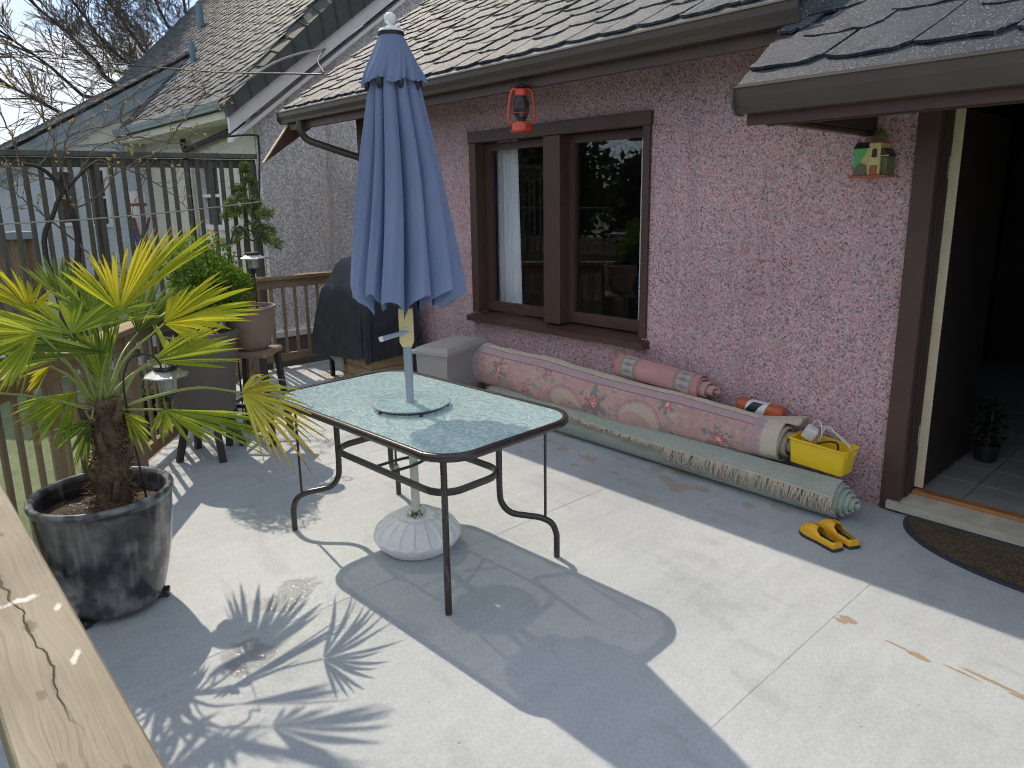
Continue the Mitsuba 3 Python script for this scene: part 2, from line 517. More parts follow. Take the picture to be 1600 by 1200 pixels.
bsdf('m_glaze', two(bump(pr(proc(glaze_col), 0.16, specular=0.65, clearcoat=0.7, clearcoat_gloss=0.92), lambda p, n, uv: fbm(p.x * 18, p.y * 18, p.z * 18, 3), 0.0012, 2e-3)))


def soil_col(p, n, uv):
    g = cell_rand(dr.floor(p.x * 160), dr.floor(p.y * 160), dr.floor(p.z * 160))
    return mix((0.02, 0.015, 0.012), (0.09, 0.065, 0.05), fbm(p.x * 40, p.y * 40, p.z * 40, 3)) + mi.Color3f(0.35, 0.33, 0.3) * smoothstep(0.965, 0.975, g)


bsdf('m_soil', two(bump(pr(proc(soil_col), 0.9), lambda p, n, uv: fbm(p.x * 70, p.y * 70, p.z * 70, 3), 0.012, 2e-3)))


# patterned patio glass: about a quarter of the light passes straight, the rest is scattered by the pebbled underside
def glass_h(p, n, uv):
    return noise(p.x * 150, p.y * 95, 0.0) + 0.7 * noise(p.x * 70 + 9, p.y * 190, 4.0) + 0.35 * noise(p.x * 330, p.y * 330, 7.0)


def glass_col(p, n, uv):
    return mix((0.48, 0.78, 0.80), (0.84, 0.98, 0.98), smoothstep(0.3, 0.7, fbm(p.x * 120, p.y * 100, 2.0, 2)))


bsdf('m_table_glass', {'type': 'blendbsdf', 'weight': 0.88, 'a': {'type': 'thindielectric', 'int_ior': 1.5},
                       'b': bump({'type': 'principledthin', 'base_color': proc(glass_col), 'roughness': 0.13, 'diff_trans': 0.6, 'spec_trans': 0.0, 'eta': 2.4}, glass_h, 0.010, 8e-4)})
bsdf('m_globe', {'type': 'blendbsdf', 'weight': 0.55, 'a': {'type': 'thindielectric', 'int_ior': 1.5}, 'b': two(pr((0.02, 0.02, 0.022), 0.15))})  # dark share of the blend paints in the shade seen through the globe
bsdf('m_lamp_glass', {'type': 'blendbsdf', 'weight': 0.45, 'a': {'type': 'thindielectric', 'int_ior': 1.5}, 'b': two(pr((0.55, 0.56, 0.48), 0.4))})


# umbrella cloth: blue weave, some light coming through
def canvas_col(p, n, uv):
    a = noise(p.x * 500, p.y * 500, p.z * 60) * 0.5 + noise(p.x * 60, p.y * 60, p.z * 500) * 0.5
    t = fbm(p.x * 7, p.y * 7, p.z * 3, 4)
    top_tone = smoothstep(1.3, 2.4, p.z)  # cloth colour gets slightly darker towards the top
    return mix((0.21, 0.27, 0.45), (0.325, 0.39, 0.595), dr.clip(a * 0.35 + t * 0.6 + 0.05, 0, 1)) * (1 - 0.12 * top_tone)


bsdf('m_canvas', bump({'type': 'principledthin', 'base_color': proc(canvas_col), 'roughness': 0.8, 'diff_trans': 0.5, 'spec_trans': 0.0, 'eta': 1.3},
                      lambda p, n, uv: 0.35 * noise(p.x * 420, p.y * 420, p.z * 420) + fbm(p.x * 14, p.y * 14, p.z * 4, 4), 0.010, 2e-3))


# plants
def leafy(key, c0, c1, tip=None, trans=1.0, rough=0.45):
    def fn(p, n, uv):
        t = fbm(p.x * 6, p.y * 6, p.z * 6, 3)
        c = mix(c0, c1, smoothstep(0.3, 0.7, t))
        if tip is not None:
            c = mix(c, tip, smoothstep(0.86, 1.02, uv.x + (noise(p.x * 40, p.y * 40, p.z * 40) - 0.5) * 0.25))
        return c
    bsdf(key, {'type': 'principledthin', 'base_color': proc(fn), 'roughness': rough, 'diff_trans': trans, 'spec_trans': 0.0, 'eta': 1.4})


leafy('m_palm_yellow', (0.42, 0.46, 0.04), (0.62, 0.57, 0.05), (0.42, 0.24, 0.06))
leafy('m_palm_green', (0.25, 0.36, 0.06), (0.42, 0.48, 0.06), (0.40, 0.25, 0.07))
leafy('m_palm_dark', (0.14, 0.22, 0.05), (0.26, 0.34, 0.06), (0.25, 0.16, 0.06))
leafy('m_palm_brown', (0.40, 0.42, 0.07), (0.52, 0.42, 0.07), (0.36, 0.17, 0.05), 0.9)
plain('m_petiole', (0.24, 0.30, 0.08), 0.45, 0.2, 12.0)
bsdf('m_leaf', {'type': 'principledthin', 'base_color': {'type': 'mesh_attribute', 'name': 'vertex_color'}, 'roughness': 0.4, 'diff_trans': 0.8, 'spec_trans': 0.0, 'eta': 1.4})


def bark_col(p, n, uv):
    return mix((0.035, 0.027, 0.02), (0.13, 0.10, 0.07), fbm(p.x * 40, p.y * 40, p.z * 14, 4))


bsdf('m_bark', two(pr(proc(bark_col), 0.9)))
plain('m_twig', (0.15, 0.12, 0.10), 0.8, 0.3, 4.0)
plain('m_twig_dark', (0.05, 0.042, 0.04), 0.8, 0.3, 4.0)
plain('m_bud', (0.46, 0.34, 0.09), 0.6, 0.3, 30.0)


def fur_col(p, n, uv):
    return mix((0.05, 0.035, 0.022), (0.19, 0.135, 0.085), fbm(p.x * 60, p.y * 60, p.z * 60, 3))


bsdf('m_fibre', two(pr(proc(fur_col), 0.95)))


def grass_col(p, n, uv):
    return mix((0.05, 0.085, 0.035), (0.20, 0.235, 0.13), 0.45 * fbm(p.x * 3, p.y * 3, 0.0, 4) + 0.55 * fbm(p.x * 45, p.y * 45, 2.0, 3))


bsdf('m_ground', two(pr(proc(grass_col), 0.95)))


# rugs: u runs across the pile (metres round the roll), v along the roll (metres)
def petals(dx, dy, r, k, ph):
    a = dr.atan2(dy, dx)
    return dr.sqrt(dx * dx + dy * dy) / (r * (0.72 + 0.28 * dr.cos(k * a + ph)))


def pink_rug(p, n, uv):
    u, v = uv.x, uv.y
    c = mix((0.52, 0.31, 0.285), (0.62, 0.40, 0.37), fbm(u * 12, v * 12, 0.0, 3))
    d1, d2, r = voronoi(u * 22 + fbm(u * 20, v * 20, 1.0, 2), v * 15 + fbm(u * 20, v * 20, 7.0, 2))
    c = mix(c, (0.30, 0.33, 0.31), smoothstep(0.42, 0.22, d1) * smoothstep(0.58, 0.60, r) * 0.7)
    c = mix(c, (0.62, 0.50, 0.44), smoothstep(0.26, 0.18, d1) * smoothstep(0.30, 0.28, r) * 0.7)
    for (fu, fv, s) in ((0.29, 1.56, 1.0), (0.245, 2.61, 0.95), (0.34, 0.46, 0.8), (0.24, 0.80, 0.6), (0.41, 2.20, 0.6), (0.13, 2.25, 0.7), (0.41, 1.05, 0.5), (0.14, 1.1, 0.6)):
        du, dv = u - fu, v - fv
        leaf = petals(du, dv, 0.145 * s, 6.0, 0.5)
        c = mix(c, (0.20, 0.255, 0.25), smoothstep(1.05, 0.9, leaf) * smoothstep(0.35, 0.5, noise(u * 45, v * 45, 1.0)) * 0.85)
        q = petals(du, dv, 0.075 * s, 7.0, fu * 9) + (fbm(u * 60, v * 60, 3.0, 3) - 0.5) * 0.9
        c = mix(c, (0.52, 0.13, 0.11), smoothstep(1.1, 0.75, q) * 0.85)
        c = mix(c, (0.66, 0.27, 0.22), smoothstep(0.62, 0.5, q))
        c = mix(c, (0.74, 0.60, 0.52), smoothstep(0.34, 0.22, q))
    for (fu, fv, s) in ((0.21, 1.26, 1), (0.25, 1.98, -1)):
        e = dr.sqrt(dr.square((u - fu) / 0.13) + dr.square((v - fv) / 0.17))
        e2 = dr.sqrt(dr.square((u - fu + 0.05) / 0.11) + dr.square((v - fv - 0.05 * s) / 0.14))
        c = mix(c, (0.62, 0.52, 0.40), smoothstep(1.0, 0.9, e) * smoothstep(0.9, 1.05, e2) * 0.75)
        c = mix(c, (0.40, 0.18, 0.22), smoothstep(0.05, 0.02, dr.abs(e - 1.12)) * 0.6)
    lane = dr.abs(u - 0.472)
    c = mix(c, (0.50, 0.38, 0.40), smoothstep(0.035, 0.028, lane) * 0.8)
    c = mix(c, (0.36, 0.16, 0.22), smoothstep(0.006, 0.003, dr.abs(lane - 0.035)))
    low = smoothstep(0.155, 0.147, u + 0.02 * dr.sin(v * 9)) * smoothstep(1.5, 1.8, v)
    c = mix(c, (0.62, 0.55, 0.44), low * 0.8)
    c = mix(c, (0.60, 0.54, 0.43), smoothstep(0.510, 0.516, u))
    end = dr.minimum(v, 3.0 - v)
    c = mix(c, (0.46, 0.34, 0.38), smoothstep(0.18, 0.165, end) * smoothstep(0.12, 0.125, end) * 0.8)
    c = mix(c, (0.62, 0.55, 0.44), smoothstep(0.112, 0.100, end))
    return c * (0.86 + 0.28 * noise(u * 300, v * 300, 0.0))


def green_rug(p, n, uv):
    u, v = uv.x, uv.y
    c = mix((0.30, 0.355, 0.31), (0.40, 0.44, 0.38), fbm(u * 5, v * 5, 0.0, 4))
    d1, d2, r = voronoi(u * 11, v * 8)
    band = smoothstep(0.55, 0.42, u) * smoothstep(1.5, 2.3, v)
    c = mix(c, (0.42, 0.24, 0.20), smoothstep(0.32, 0.2, d1) * smoothstep(0.70, 0.72, r) * 0.7 * band)
    c = mix(c, (0.46, 0.42, 0.31), smoothstep(0.42, 0.25, d1) * smoothstep(0.30, 0.28, r) * 0.6 * band)
    return c * (0.86 + 0.28 * noise(u * 300, v * 300, 0.0))


def small_rug(p, n, uv):
    u, v = uv.x, uv.y
    c = mix((0.52, 0.27, 0.28), (0.60, 0.34, 0.34), fbm(u * 14, v * 14, 0.0, 3))
    end = dr.minimum(v, 0.86 - v)
    c = mix(c, (0.34, 0.28, 0.20), smoothstep(0.24, 0.23, end))
    c = mix(c, (0.52, 0.40, 0.40), smoothstep(0.205, 0.195, end))
    dz = dr.abs((u * 9 - dr.floor(u * 9)) - 0.5) * 2
    c = mix(c, (0.26, 0.30, 0.32), smoothstep(0.75, 0.6, dz + dr.abs(end - 0.14) * 9) * smoothstep(0.205, 0.195, end))
    c = mix(c, (0.55, 0.12, 0.11), smoothstep(0.25, 0.15, dz + dr.abs(end - 0.14) * 12) * smoothstep(0.205, 0.195, end))
    c = mix(c, (0.36, 0.30, 0.21), smoothstep(0.085, 0.078, end))
    c = mix(c, (0.58, 0.26, 0.26), smoothstep(0.05, 0.043, end))
    return c * (0.86 + 0.28 * noise(u * 300, v * 300, 0.0))


def pile(p, n, uv):
    return noise(uv.x * 420, uv.y * 420, 0.0) + 0.8 * fbm(uv.x * 40, uv.y * 40, 0.0, 2)


for key, fn in (('m_rug_pink', pink_rug), ('m_rug_green', green_rug), ('m_rug_small', small_rug)):
    bsdf(key, two(bump(pr(proc(fn), 0.95, sheen=0.4), pile, 0.004, 1e-3)))
plain('m_rug_back', (0.36, 0.31, 0.25), 0.95, 0.15, 30.0)
plain('m_rug_back_green', (0.33, 0.40, 0.34), 0.95, 0.12, 30.0)
plain('m_fringe', (0.50, 0.44, 0.35), 0.95, 0.15, 60.0)


def mat_col(p, n, uv):
    g = cell_rand(dr.floor(p.x * 130), dr.floor(p.y * 130), 0.0)
    c = mix((0.03, 0.022, 0.013), (0.12, 0.085, 0.05), dr.clip(0.4 * fbm(p.x * 16, p.y * 16, 0.0, 4) + 0.7 * fbm(p.x * 90, p.y * 90, 0.0, 2) - 0.1, 0, 1))
    return c + mi.Color3f(0.08, 0.06, 0.04) * smoothstep(0.9, 0.95, g)


bsdf('m_coir', two(bump(pr(proc(mat_col), 0.95), lambda p, n, uv: fbm(p.x * 140, p.y * 140, 0.0, 3), 0.012, 2e-3)))


def cover_col(p, n, uv):
    return mix((0.018, 0.022, 0.030), (0.05, 0.057, 0.068), fbm(p.x * 9, p.y * 9, p.z * 9, 4))


bsdf('m_cover', two(bump(pr(proc(cover_col), 0.45, specular=0.45), lambda p, n, uv: fbm(p.x * 12, p.y * 12, p.z * 5, 4), 0.03, 4e-3)))

# ================================================================== SETTING
GZ = -1.3
g = trimesh.creation.box(bounds=[[-160, -120, GZ - 0.3], [90, 160, GZ]])
structure('ground', g, 'm_ground')

# deck outline: near rail along y=0.15, a diagonal run, a far end at x=-7.05, the house at y=4.07
DP0, DP1 = A(-3.447, 0.15), A(-7.0, 2.893)
DN = unit(A(0.61, 0.79))
deck_poly = sg.Polygon([(3.6, -0.03), (-3.37, -0.03), (-7.17, 2.80), (-7.17, 4.07), (3.6, 4.07)])
deck = prism(deck_poly, 'z', -0.14, 0.0)
deck_key = structure('deck_floor', deck, 'm_deck', label='pale grey vinyl deck floor with raised seams, stains and small worn patches')
for sx in (-1.01, -2.58, -4.17, -5.75):
    ya = 0.0 if sx > -3.3 else (0.15 + (-3.447 - sx) * 0.772)
    prof = [(sx - 0.06, 0.0004), (sx - 0.03, 0.0014), (sx + 0.014, 0.0022), (sx + 0.0175, 0.0004)]
    part(deck_key, 'seam', prism(prof, 'y', ya, 4.068), 'm_deck')
for (x, y) in ((-6.9, 3.3), (-5.4, 1.85), (-4.2, 0.95), (-2.5, 0.1), (0.2, 0.1), (2.8, 0.1), (-6.9, 2.9)):
    part(deck_key, 'post', box(x - 0.07, x + 0.07, y - 0.07, y + 0.07, GZ - 0.1, -0.141, 0.006), 'm_wood_z')
part(deck_key, 'skirt', cat([beam((3.5, -0.06, -0.15), (-3.37, -0.06, -0.15), 0.04, 0.26), beam((-3.39, -0.05, -0.15), (-7.19, 2.78, -0.15), 0.04, 0.26), beam((-7.2, 2.8, -0.15), (-7.2, 4.06, -0.15), 0.04, 0.26)]), 'm_wood_diag')

# ================================================================== PINK HOUSE
W = 4.07
house = thing('pink_house', 'pink pebble-dashed house with brown window and door frames and grey shingle roof', 'house')
WX0, WX1, WZ0, WZ1 = -4.895, -2.965, 0.685, 2.315
DX0, DX1, DZ1 = -1.20, -0.22, 2.22
wall = sg.Polygon([(-6.64, GZ - 0.1), (3.5, GZ - 0.1), (3.5, 3.0), (-6.64, 3.0)])
wall = wall.difference(sg.box(WX0 + 0.06, WZ0 + 0.05, WX1 - 0.05, WZ1 - 0.06)).difference(sg.box(DX0, 0.0, DX1, DZ1))
wm = prism(wall, 'y', W, W + 0.22)
part(house, 'wall', wm, 'm_pink_stucco')
part(house, 'end_wall', prism([(W + 0.221, GZ - 0.1), (9.0, GZ - 0.1), (9.0, 3.0), (7.3, 4.95), (W + 0.221, 2.99)], 'x', -6.64, -6.42), 'm_pink_stucco')

# roofs: sloping slabs, shingles laid on them one by one
SL = 0.71


def roof_z(y, y0=3.47, z0=2.665):
    return z0 + SL * (y - y0)


def slope_slab(x0, x1, ya, yb, z0, sl, th):
    za, zb = z0, z0 + sl * (yb - ya)
    return prism([(ya, za), (yb, zb), (yb, zb - th), (ya, za - th)], 'x', x0, x1)


roof = part(house, 'roof', slope_slab(-7.35, -1.70, 3.55, 7.6, roof_z(3.55), SL, 0.13), 'm_shingle_a')
porch = part(house, 'porch_roof', slope_slab(-1.775, 2.6, 3.20, 7.3, 2.25 + 0.76 * 0.08 - 0.005, 0.76, 0.10), 'm_shingle_blue')
part(house, 'roof_cricket', hull([(-1.74, 3.50, 2.53), (-1.74, 3.56, 2.745), (-1.74, 4.7, 3.54), (-1.45, 3.70, 2.68), (-1.30, 4.7, 3.45), (-1.74, 4.7, 3.40)]), 'm_shingle_blue_b')
part(house, 'back_roof', prism([(7.6, roof_z(7.6)), (11.5, 2.9), (11.5, 2.78), (7.6, roof_z(7.6) - 0.13)], 'x', -7.35, 2.6), 'm_felt')


def shingle_variants(w, ex, slant, th, lift, n, rnd, cut=0.25):
    """slabs lying in local x (along the eave) and y (up the slope), slanted at the ends, tails lifted and a little curled"""
    out = []
    for k in range(n):
        L = ex * 1.62
        m = 7
        j = rnd.uniform(-1, 1, m) * 0.006
        xs = np.linspace(0.012, w - 0.004, m)
        rows = []
        for t in (0.0, 0.10, 0.45, 1.0):
            y = t * L
            sh = slant * (t * 1.4 if t > 0.1 else t * 0.6)
            z = th + lift * (1 - t) ** 2
            row = np.stack([xs + sh, np.full(m, y) + (j if t < 0.2 else 0), np.full(m, z) + (rnd.uniform(-1, 1, m) * 0.004 if t < 0.2 else 0)], 1)
            if t == 0.0:
                row[0, 1] += 0.018
                row[-1, 1] += 0.03
                row[-1, 0] -= 0.02
            rows.append(row)
        top = np.array(rows).reshape(-1, 3)
        bot = top - A(0, 0, th + 0.002)
        bot[:, 2] = np.maximum(bot[:, 2], 0.0005 + lift * 0.35 * (1 - np.repeat([0, .1, .45, 1.0], m)) ** 2)
        v = np.vstack([top, bot])
        f = []
        nn = m * 4
        for i in range(3):
            for q in range(m - 1):
                a, b, c, d = i * m + q, i * m + q + 1, (i + 1) * m + q + 1, (i + 1) * m + q
                f += [(a, b, c), (a, c, d)]
                if i == 0:
                    f += [(a + nn, c + nn, b + nn), (a + nn, d + nn, c + nn)]
        for q in range(m - 1):
            f += [(q, q + nn, q + 1), (q + 1, q + nn, q + 1 + nn)]
        for i in range(3):
            a, d = i * m, (i + 1) * m
            f += [(a, d, d + nn), (a, d + nn, a + nn)]
            a, d = i * m + m - 1, (i + 1) * m + m - 1
            f += [(a, d + nn, d), (a, a + nn, d + nn)]
        out.append(trimesh.Trimesh(v, f, process=False))
    return out


def project(q):
    d = np.asarray(q, float) - CAM
    rt = np.cross(FW, UP)
    z = d @ FW
    k = 0.5 / math.tan(math.radians(71.39) / 2)
    return 0.4983 + k * (d @ rt) / z, 0.4629 - k * (d @ UP) / z * 4 / 3, z


def lay_shingles(holder, x0, x1, ya, yb, zf, slope, w, ex, slant, th, lift, mats, rnd, limit=300):
    ang = math.atan(slope)
    var = [[mikit.ply(m, b) for m in shingle_variants(w, ex, slant, th, lift, 4, rnd)] for b in mats]
    raw = [[m for m in shingle_variants(w, ex, slant, th, lift, 2, rnd)] for b in mats]
    spots = []
    dy = ex * math.cos(ang)
    for r in range(int((yb - ya) / dy)):
        y = ya + r * dy
        off = (0.5 * w if r % 2 else 0.0) + rnd.uniform(-0.02, 0.02)
        x, i = x0 - off, r
        while x < x1 - 0.02:
            step = 0.42 * dy * (i % 2) if r else 0.0
            if x < x0 - 0.001:
                spots.append((x0, y + step, (x + w - x0) / w))
            elif x + w > x1 + 0.10:
                spots.append((x, y + step, max(0.3, (x1 - x) / w)))
            else:
                spots.append((x + rnd.uniform(-0.006, 0.006), y + step + rnd.uniform(-0.008, 0.008), 1.0))
            x += w
            i += 1
    R = rotx(ang)
    ranked = []
    for (x, y, sc) in spots:
        q = A(x + w / 2, y, zf(y))
        px, py, z = project(q)
        inside = z > 0 and -0.05 < px < 1.05 and -0.08 < py < 1.05
        ranked.append((0 if inside else 1, z, x, y, sc))
    ranked.sort()
    rest = [[] for _ in mats]
    for i, (o, z, x, y, sc) in enumerate(ranked):
        b = int(rnd.integers(len(mats)))
        M = np.eye(4)
        M[:3, :3] = R @ rotz(rnd.uniform(-0.012, 0.012)) @ np.diag([sc, 1.0, 1.0])
        M[:3, 3] = (x, y, zf(y) + 0.001)
        if i < limit and o == 0:
            key = numbered(holder + '__shingle')
            put(key, {**var[b][int(rnd.integers(4))], 'to_world': T4(M)})
        else:
            m = raw[b][int(rnd.integers(2))].copy()
            m.apply_transform(M)
            rest[b].append(m)
    for b, ms in zip(mats, rest):
        if ms:
            part(holder, 'shingle_field', cat(ms), b, kind='stuff')


srnd = np.random.default_rng(11)
lay_shingles(roof, -7.36, -1.66, 3.53, 6.6, lambda y: roof_z(y), SL, 0.29, 0.195, 0.10, 0.012, 0.014, ['m_shingle_a', 'm_shingle_b', 'm_shingle_a'], srnd)
lay_shingles(porch, -1.79, 1.2, 3.215, 5.2, lambda y: 2.25 + 0.76 * (y - 3.12) - 0.003, 0.76, 0.36, 0.225, 0.10, 0.012, 0.010, ['m_shingle_blue', 'm_shingle_blue_b'], srnd)
# starter strips over the gutters
part(roof, 'starter_strip', slope_slab(-7.37, -1.69, 3.50, 3.70, roof_z(3.50) + 0.006, SL, 0.008), 'm_shingle_b')
part(porch, 'starter_strip', slope_slab(-1.785, 2.6, 3.13, 3.42, 2.25 + 0.76 * 0.01 + 0.001, 0.76, 0.008), 'm_shingle_blue')


def gutter_profile(y, z, h, d):
    return [(y, z), (y - 0.004, z - 0.012), (y + 0.006, z - 0.016), (y + 0.010, z - h * 0.45), (y + 0.028, z - h * 0.75), (y + 0.034, z - h), (y + d, z - h), (y + d, z), (y + d - 0.006, z), (y + d - 0.006, z - h + 0.006), (y + 0.04, z - h + 0.006), (y + 0.034, z - h * 0.7), (y + 0.016, z - h * 0.42), (y + 0.014, z - 0.012), (y + 0.014, z)]


part(house, 'gutter', prism(gutter_profile(3.47, 2.685, 0.115, 0.10), 'x', -7.36, -1.69), 'm_brown_metal')
part(house, 'gutter_end', prism([(3.468, 2.69), (3.468, 2.60), (3.505, 2.565), (3.572, 2.565), (3.572, 2.69)], 'x', -7.372, -7.36), 'm_brown_metal')
part(house, 'fascia', box(-7.35, -1.70, 3.573, 3.605, 2.50, 2.70, 0.003), 'm_brown_paint')
part(house, 'porch_gutter', prism(gutter_profile(3.115, 2.255, 0.125, 0.10), 'x', -1.795, 2.6), 'm_brown_metal')
part(house, 'porch_gutter_end', prism([(3.113, 2.262), (3.113, 2.17), (3.15, 2.125), (3.218, 2.125), (3.218, 2.262)], 'x', -1.808, -1.795), 'm_brown_metal')
part(house, 'porch_fascia', box(-1.78, 2.6, 3.219, 3.25, 2.08, 2.25, 0.003), 'm_brown_paint')
part(house, 'porch_frieze', box(-1.70, 2.6, 3.251, 3.29, 2.075, 2.13, 0.003), 'm_dark_soffit')
part(house, 'porch_bracket', hull([(-1.77, 3.253, 2.13), (-1.77, 3.253, 2.22), (-1.55, 4.068, 2.075), (-1.55, 4.068, 2.22), (-1.50, 4.068, 2.075), (-1.50, 4.068, 2.22), (-1.70, 3.253, 2.13), (-1.70, 3.253, 2.22)]), 'm_dark_soffit')
part(house, 'bracket_trim', beam((-1.775, 3.26, 2.117), (-1.535, 4.066, 2.062), 0.05, 0.022, 0.003), 'm_brown_paint')
# bargeboard with its swept tail at the left gable end
part(house, 'bargeboard', prism([(3.585, 2.56), (3.585, roof_z(3.585) - 0.13), (7.5, roof_z(7.5) - 0.13), (7.5, roof_z(7.5) - 0.30), (4.00, 2.655)], 'x', -7.36, -7.325), 'm_brown_paint')
part(house, 'bargeboard_tail', prism([(3.58, 2.56), (3.275, 2.165), (4.01, 2.66)], 'x', -7.365, -7.33), 'm_brown_paint')
part(house, 'bargeboard_edge', beam((-7.347, 3.572, 2.557), (-7.347, 3.27, 2.165), 0.042, 0.012, 0.002), 'm_cream_paint')
# downspout with two elbows, then down the corner
ds = spline([(-6.98, 3.53, 2.57), (-6.98, 3.54, 2.47), (-6.97, 3.60, 2.39), (-6.88, 3.72, 2.33), (-6.74, 3.92, 2.245), (-6.67, 4.02, 2.20), (-6.66, 4.045, 2.12), (-6.66, 4.045, 1.0), (-6.66, 4.045, 0.05)], 8)
part(house, 'downspout', tube(ds, 0.036, 10), 'm_brown_metal', smooth=40)
part(house, 'corner_board', box(-6.70, -6.60, 4.02, 4.069, -1.2, 2.98, 0.004), 'm_brown_paint')

# window: recessed double sash in a brown frame
win = numbered(house + '__window')
FRY = W - 0.028
wf = 'm_brown_paint'
part(win, 'casing', box(WX0, WX0 + 0.085, FRY, W + 0.05, WZ0 + 0.075, WZ1 - 0.086, 0.004), wf)
part(win, 'casing', box(WX1 - 0.055, WX1, FRY, W + 0.05, WZ0 + 0.075, WZ1 - 0.086, 0.004), wf)
part(win, 'head', box(WX0 - 0.01, WX1 + 0.01, FRY - 0.006, W + 0.05, WZ1 - 0.085, WZ1 + 0.01, 0.004), wf)
part(win, 'mullion', box(-3.995, -3.815, FRY + 0.012, W + 0.14, WZ0 + 0.075, WZ1 - 0.086, 0.004), wf)
part(win, 'sill', prism([(FRY - 0.055, WZ0), (FRY - 0.055, WZ0 + 0.045), (W + 0.19, WZ0 + 0.085), (W + 0.19, WZ0)], 'x', WX0 - 0.025, WX1 + 0.025), wf)
part(win, 'jamb_lining', box(WX0 + 0.062, WX0 + 0.084, W + 0.051, W + 0.20, WZ0 + 0.086, WZ1 - 0.062, 0.002), wf)
part(win, 'jamb_lining', box(WX1 - 0.075, WX1 - 0.053, W + 0.051, W + 0.20, WZ0 + 0.086, WZ1 - 0.062, 0.002), wf)
for (a, b) in ((-4.81, -3.996), (-3.814, -3.042)):
    s = numbered(win + '__sash')
    gw, gy0, gy1, z0, z1 = 0.062, W + 0.085, W + 0.125, WZ0 + 0.088, WZ1 - 0.088
    hole = sg.box(a, z0, b, z1).difference(sg.box(a + gw, z0 + 0.085, b - gw * 0.6, z1 - gw))
    put(s, mikit.ply(prism(hole, 'y', gy0, gy1), wf))
    pane = trimesh.Trimesh([[a + gw - .004, W + 0.105, z0 + 0.081], [b - gw * .6 + .004, W + 0.105, z0 + 0.081], [b - gw * .6 + .004, W + 0.105, z1 - gw + .004], [a + gw - .004, W + 0.105, z1 - gw + .004]], [[0, 1, 2], [0, 2, 3]])
    part(win, 'pane', pane, 'm_pane')
# room behind the window
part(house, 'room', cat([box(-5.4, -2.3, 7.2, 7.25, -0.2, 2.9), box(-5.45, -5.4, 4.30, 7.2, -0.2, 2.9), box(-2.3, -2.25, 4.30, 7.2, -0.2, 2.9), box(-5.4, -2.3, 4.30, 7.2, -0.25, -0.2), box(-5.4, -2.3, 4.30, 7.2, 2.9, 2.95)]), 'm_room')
# ring hook on the wall
ring = [A(-2.845 + 0.035 * math.cos(a), W - 0.012, 2.552 + 0.035 * math.sin(a)) for a in np.linspace(0, 2 * math.pi, 20, endpoint=False)]
part(house, 'wall_ring', tube(ring, 0.005, 6, closed=True), 'm_grey_fascia', smooth=True)

# door: frame, sill, leaf standing open inwards, tiled hall
door = numbered(house + '__door')
part(door, 'casing', box(-1.293, DX0 + 0.012, W - 0.03, W + 0.04, 0.0, DZ1 + 0.10, 0.004), wf)
part(door, 'casing', box(DX1 - 0.012, DX1 + 0.095, W - 0.03, W + 0.04, 0.0, DZ1 + 0.10, 0.004), wf)
part(door, 'head', box(DX0 + 0.013, DX1 - 0.013, W - 0.028, W + 0.04, DZ1 - 0.012, DZ1 + 0.098, 0.004), wf)
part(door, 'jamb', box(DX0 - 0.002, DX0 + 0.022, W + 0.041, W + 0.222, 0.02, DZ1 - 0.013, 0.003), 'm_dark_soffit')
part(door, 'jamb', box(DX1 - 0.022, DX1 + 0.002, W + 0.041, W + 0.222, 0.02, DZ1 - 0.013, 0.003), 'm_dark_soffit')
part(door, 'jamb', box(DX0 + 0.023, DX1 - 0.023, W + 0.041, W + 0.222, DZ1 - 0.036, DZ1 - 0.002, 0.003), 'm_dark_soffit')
part(door, 'sill', prism([(W - 0.055, 0.02), (W - 0.055, 0.062), (W + 0.10, 0.082), (W + 0.10, 0.02)], 'x', DX0 - 0.05, DX1 + 0.05), 'm_sill_paint', label='worn cream door sill')
part(door, 'sill_strip', box(DX0 + 0.023, DX1 - 0.023, W + 0.102, W + 0.17, 0.03, 0.102, 0.006), 'm_orange_wood')
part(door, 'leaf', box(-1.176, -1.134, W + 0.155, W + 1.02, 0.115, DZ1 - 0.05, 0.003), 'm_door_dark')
part(door, 'leaf_edge', box(-1.177, -1.131, W + 0.146, W + 0.154, 0.112, DZ1 - 0.048, 0.001), 'm_cream_paint', label='cream edge of the open door')
for z in (0.42, 1.88):
    part(door, 'hinge', cat([box(-1.196, -1.179, W + 0.128, W + 0.152, z - 0.05, z + 0.05, 0.002), moved(trimesh.creation.cylinder(0.008, 0.11, sections=10), None, (-1.183, W + 0.136, z))]), 'm_sill_paint')
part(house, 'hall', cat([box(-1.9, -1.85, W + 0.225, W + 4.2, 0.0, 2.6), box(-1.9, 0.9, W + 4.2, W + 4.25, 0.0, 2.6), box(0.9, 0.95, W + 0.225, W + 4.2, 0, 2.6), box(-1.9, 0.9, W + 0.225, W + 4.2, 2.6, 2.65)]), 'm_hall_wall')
part(house, 'hall_trim', box(-1.85, -1.835, W + 1.35, W + 1.46, 0.1, 2.2, 0.003), 'm_hall_trim')
part(house, 'hall_trim', box(-1.85, -1.835, W + 2.35, W + 2.47, 0.1, 2.2, 0.003), 'm_hall_trim')
hf = part(house, 'hall_floor', box(-1.85, 0.9, W + 0.171, W + 4.2, 0.0, 0.084), 'm_grout')
tile = mikit.ply(box(0.003, 0.297, 0.003, 0.297, 0, 0.010, 0.003), 'm_hall_tile')
for i in range(9):
    for j in range(8):
        put(numbered(hf + '__tile'), {**tile, 'to_world': T4().translate([-1.84 + 0.3 * i, W + 0.178 + 0.3 * j, 0.0845])})

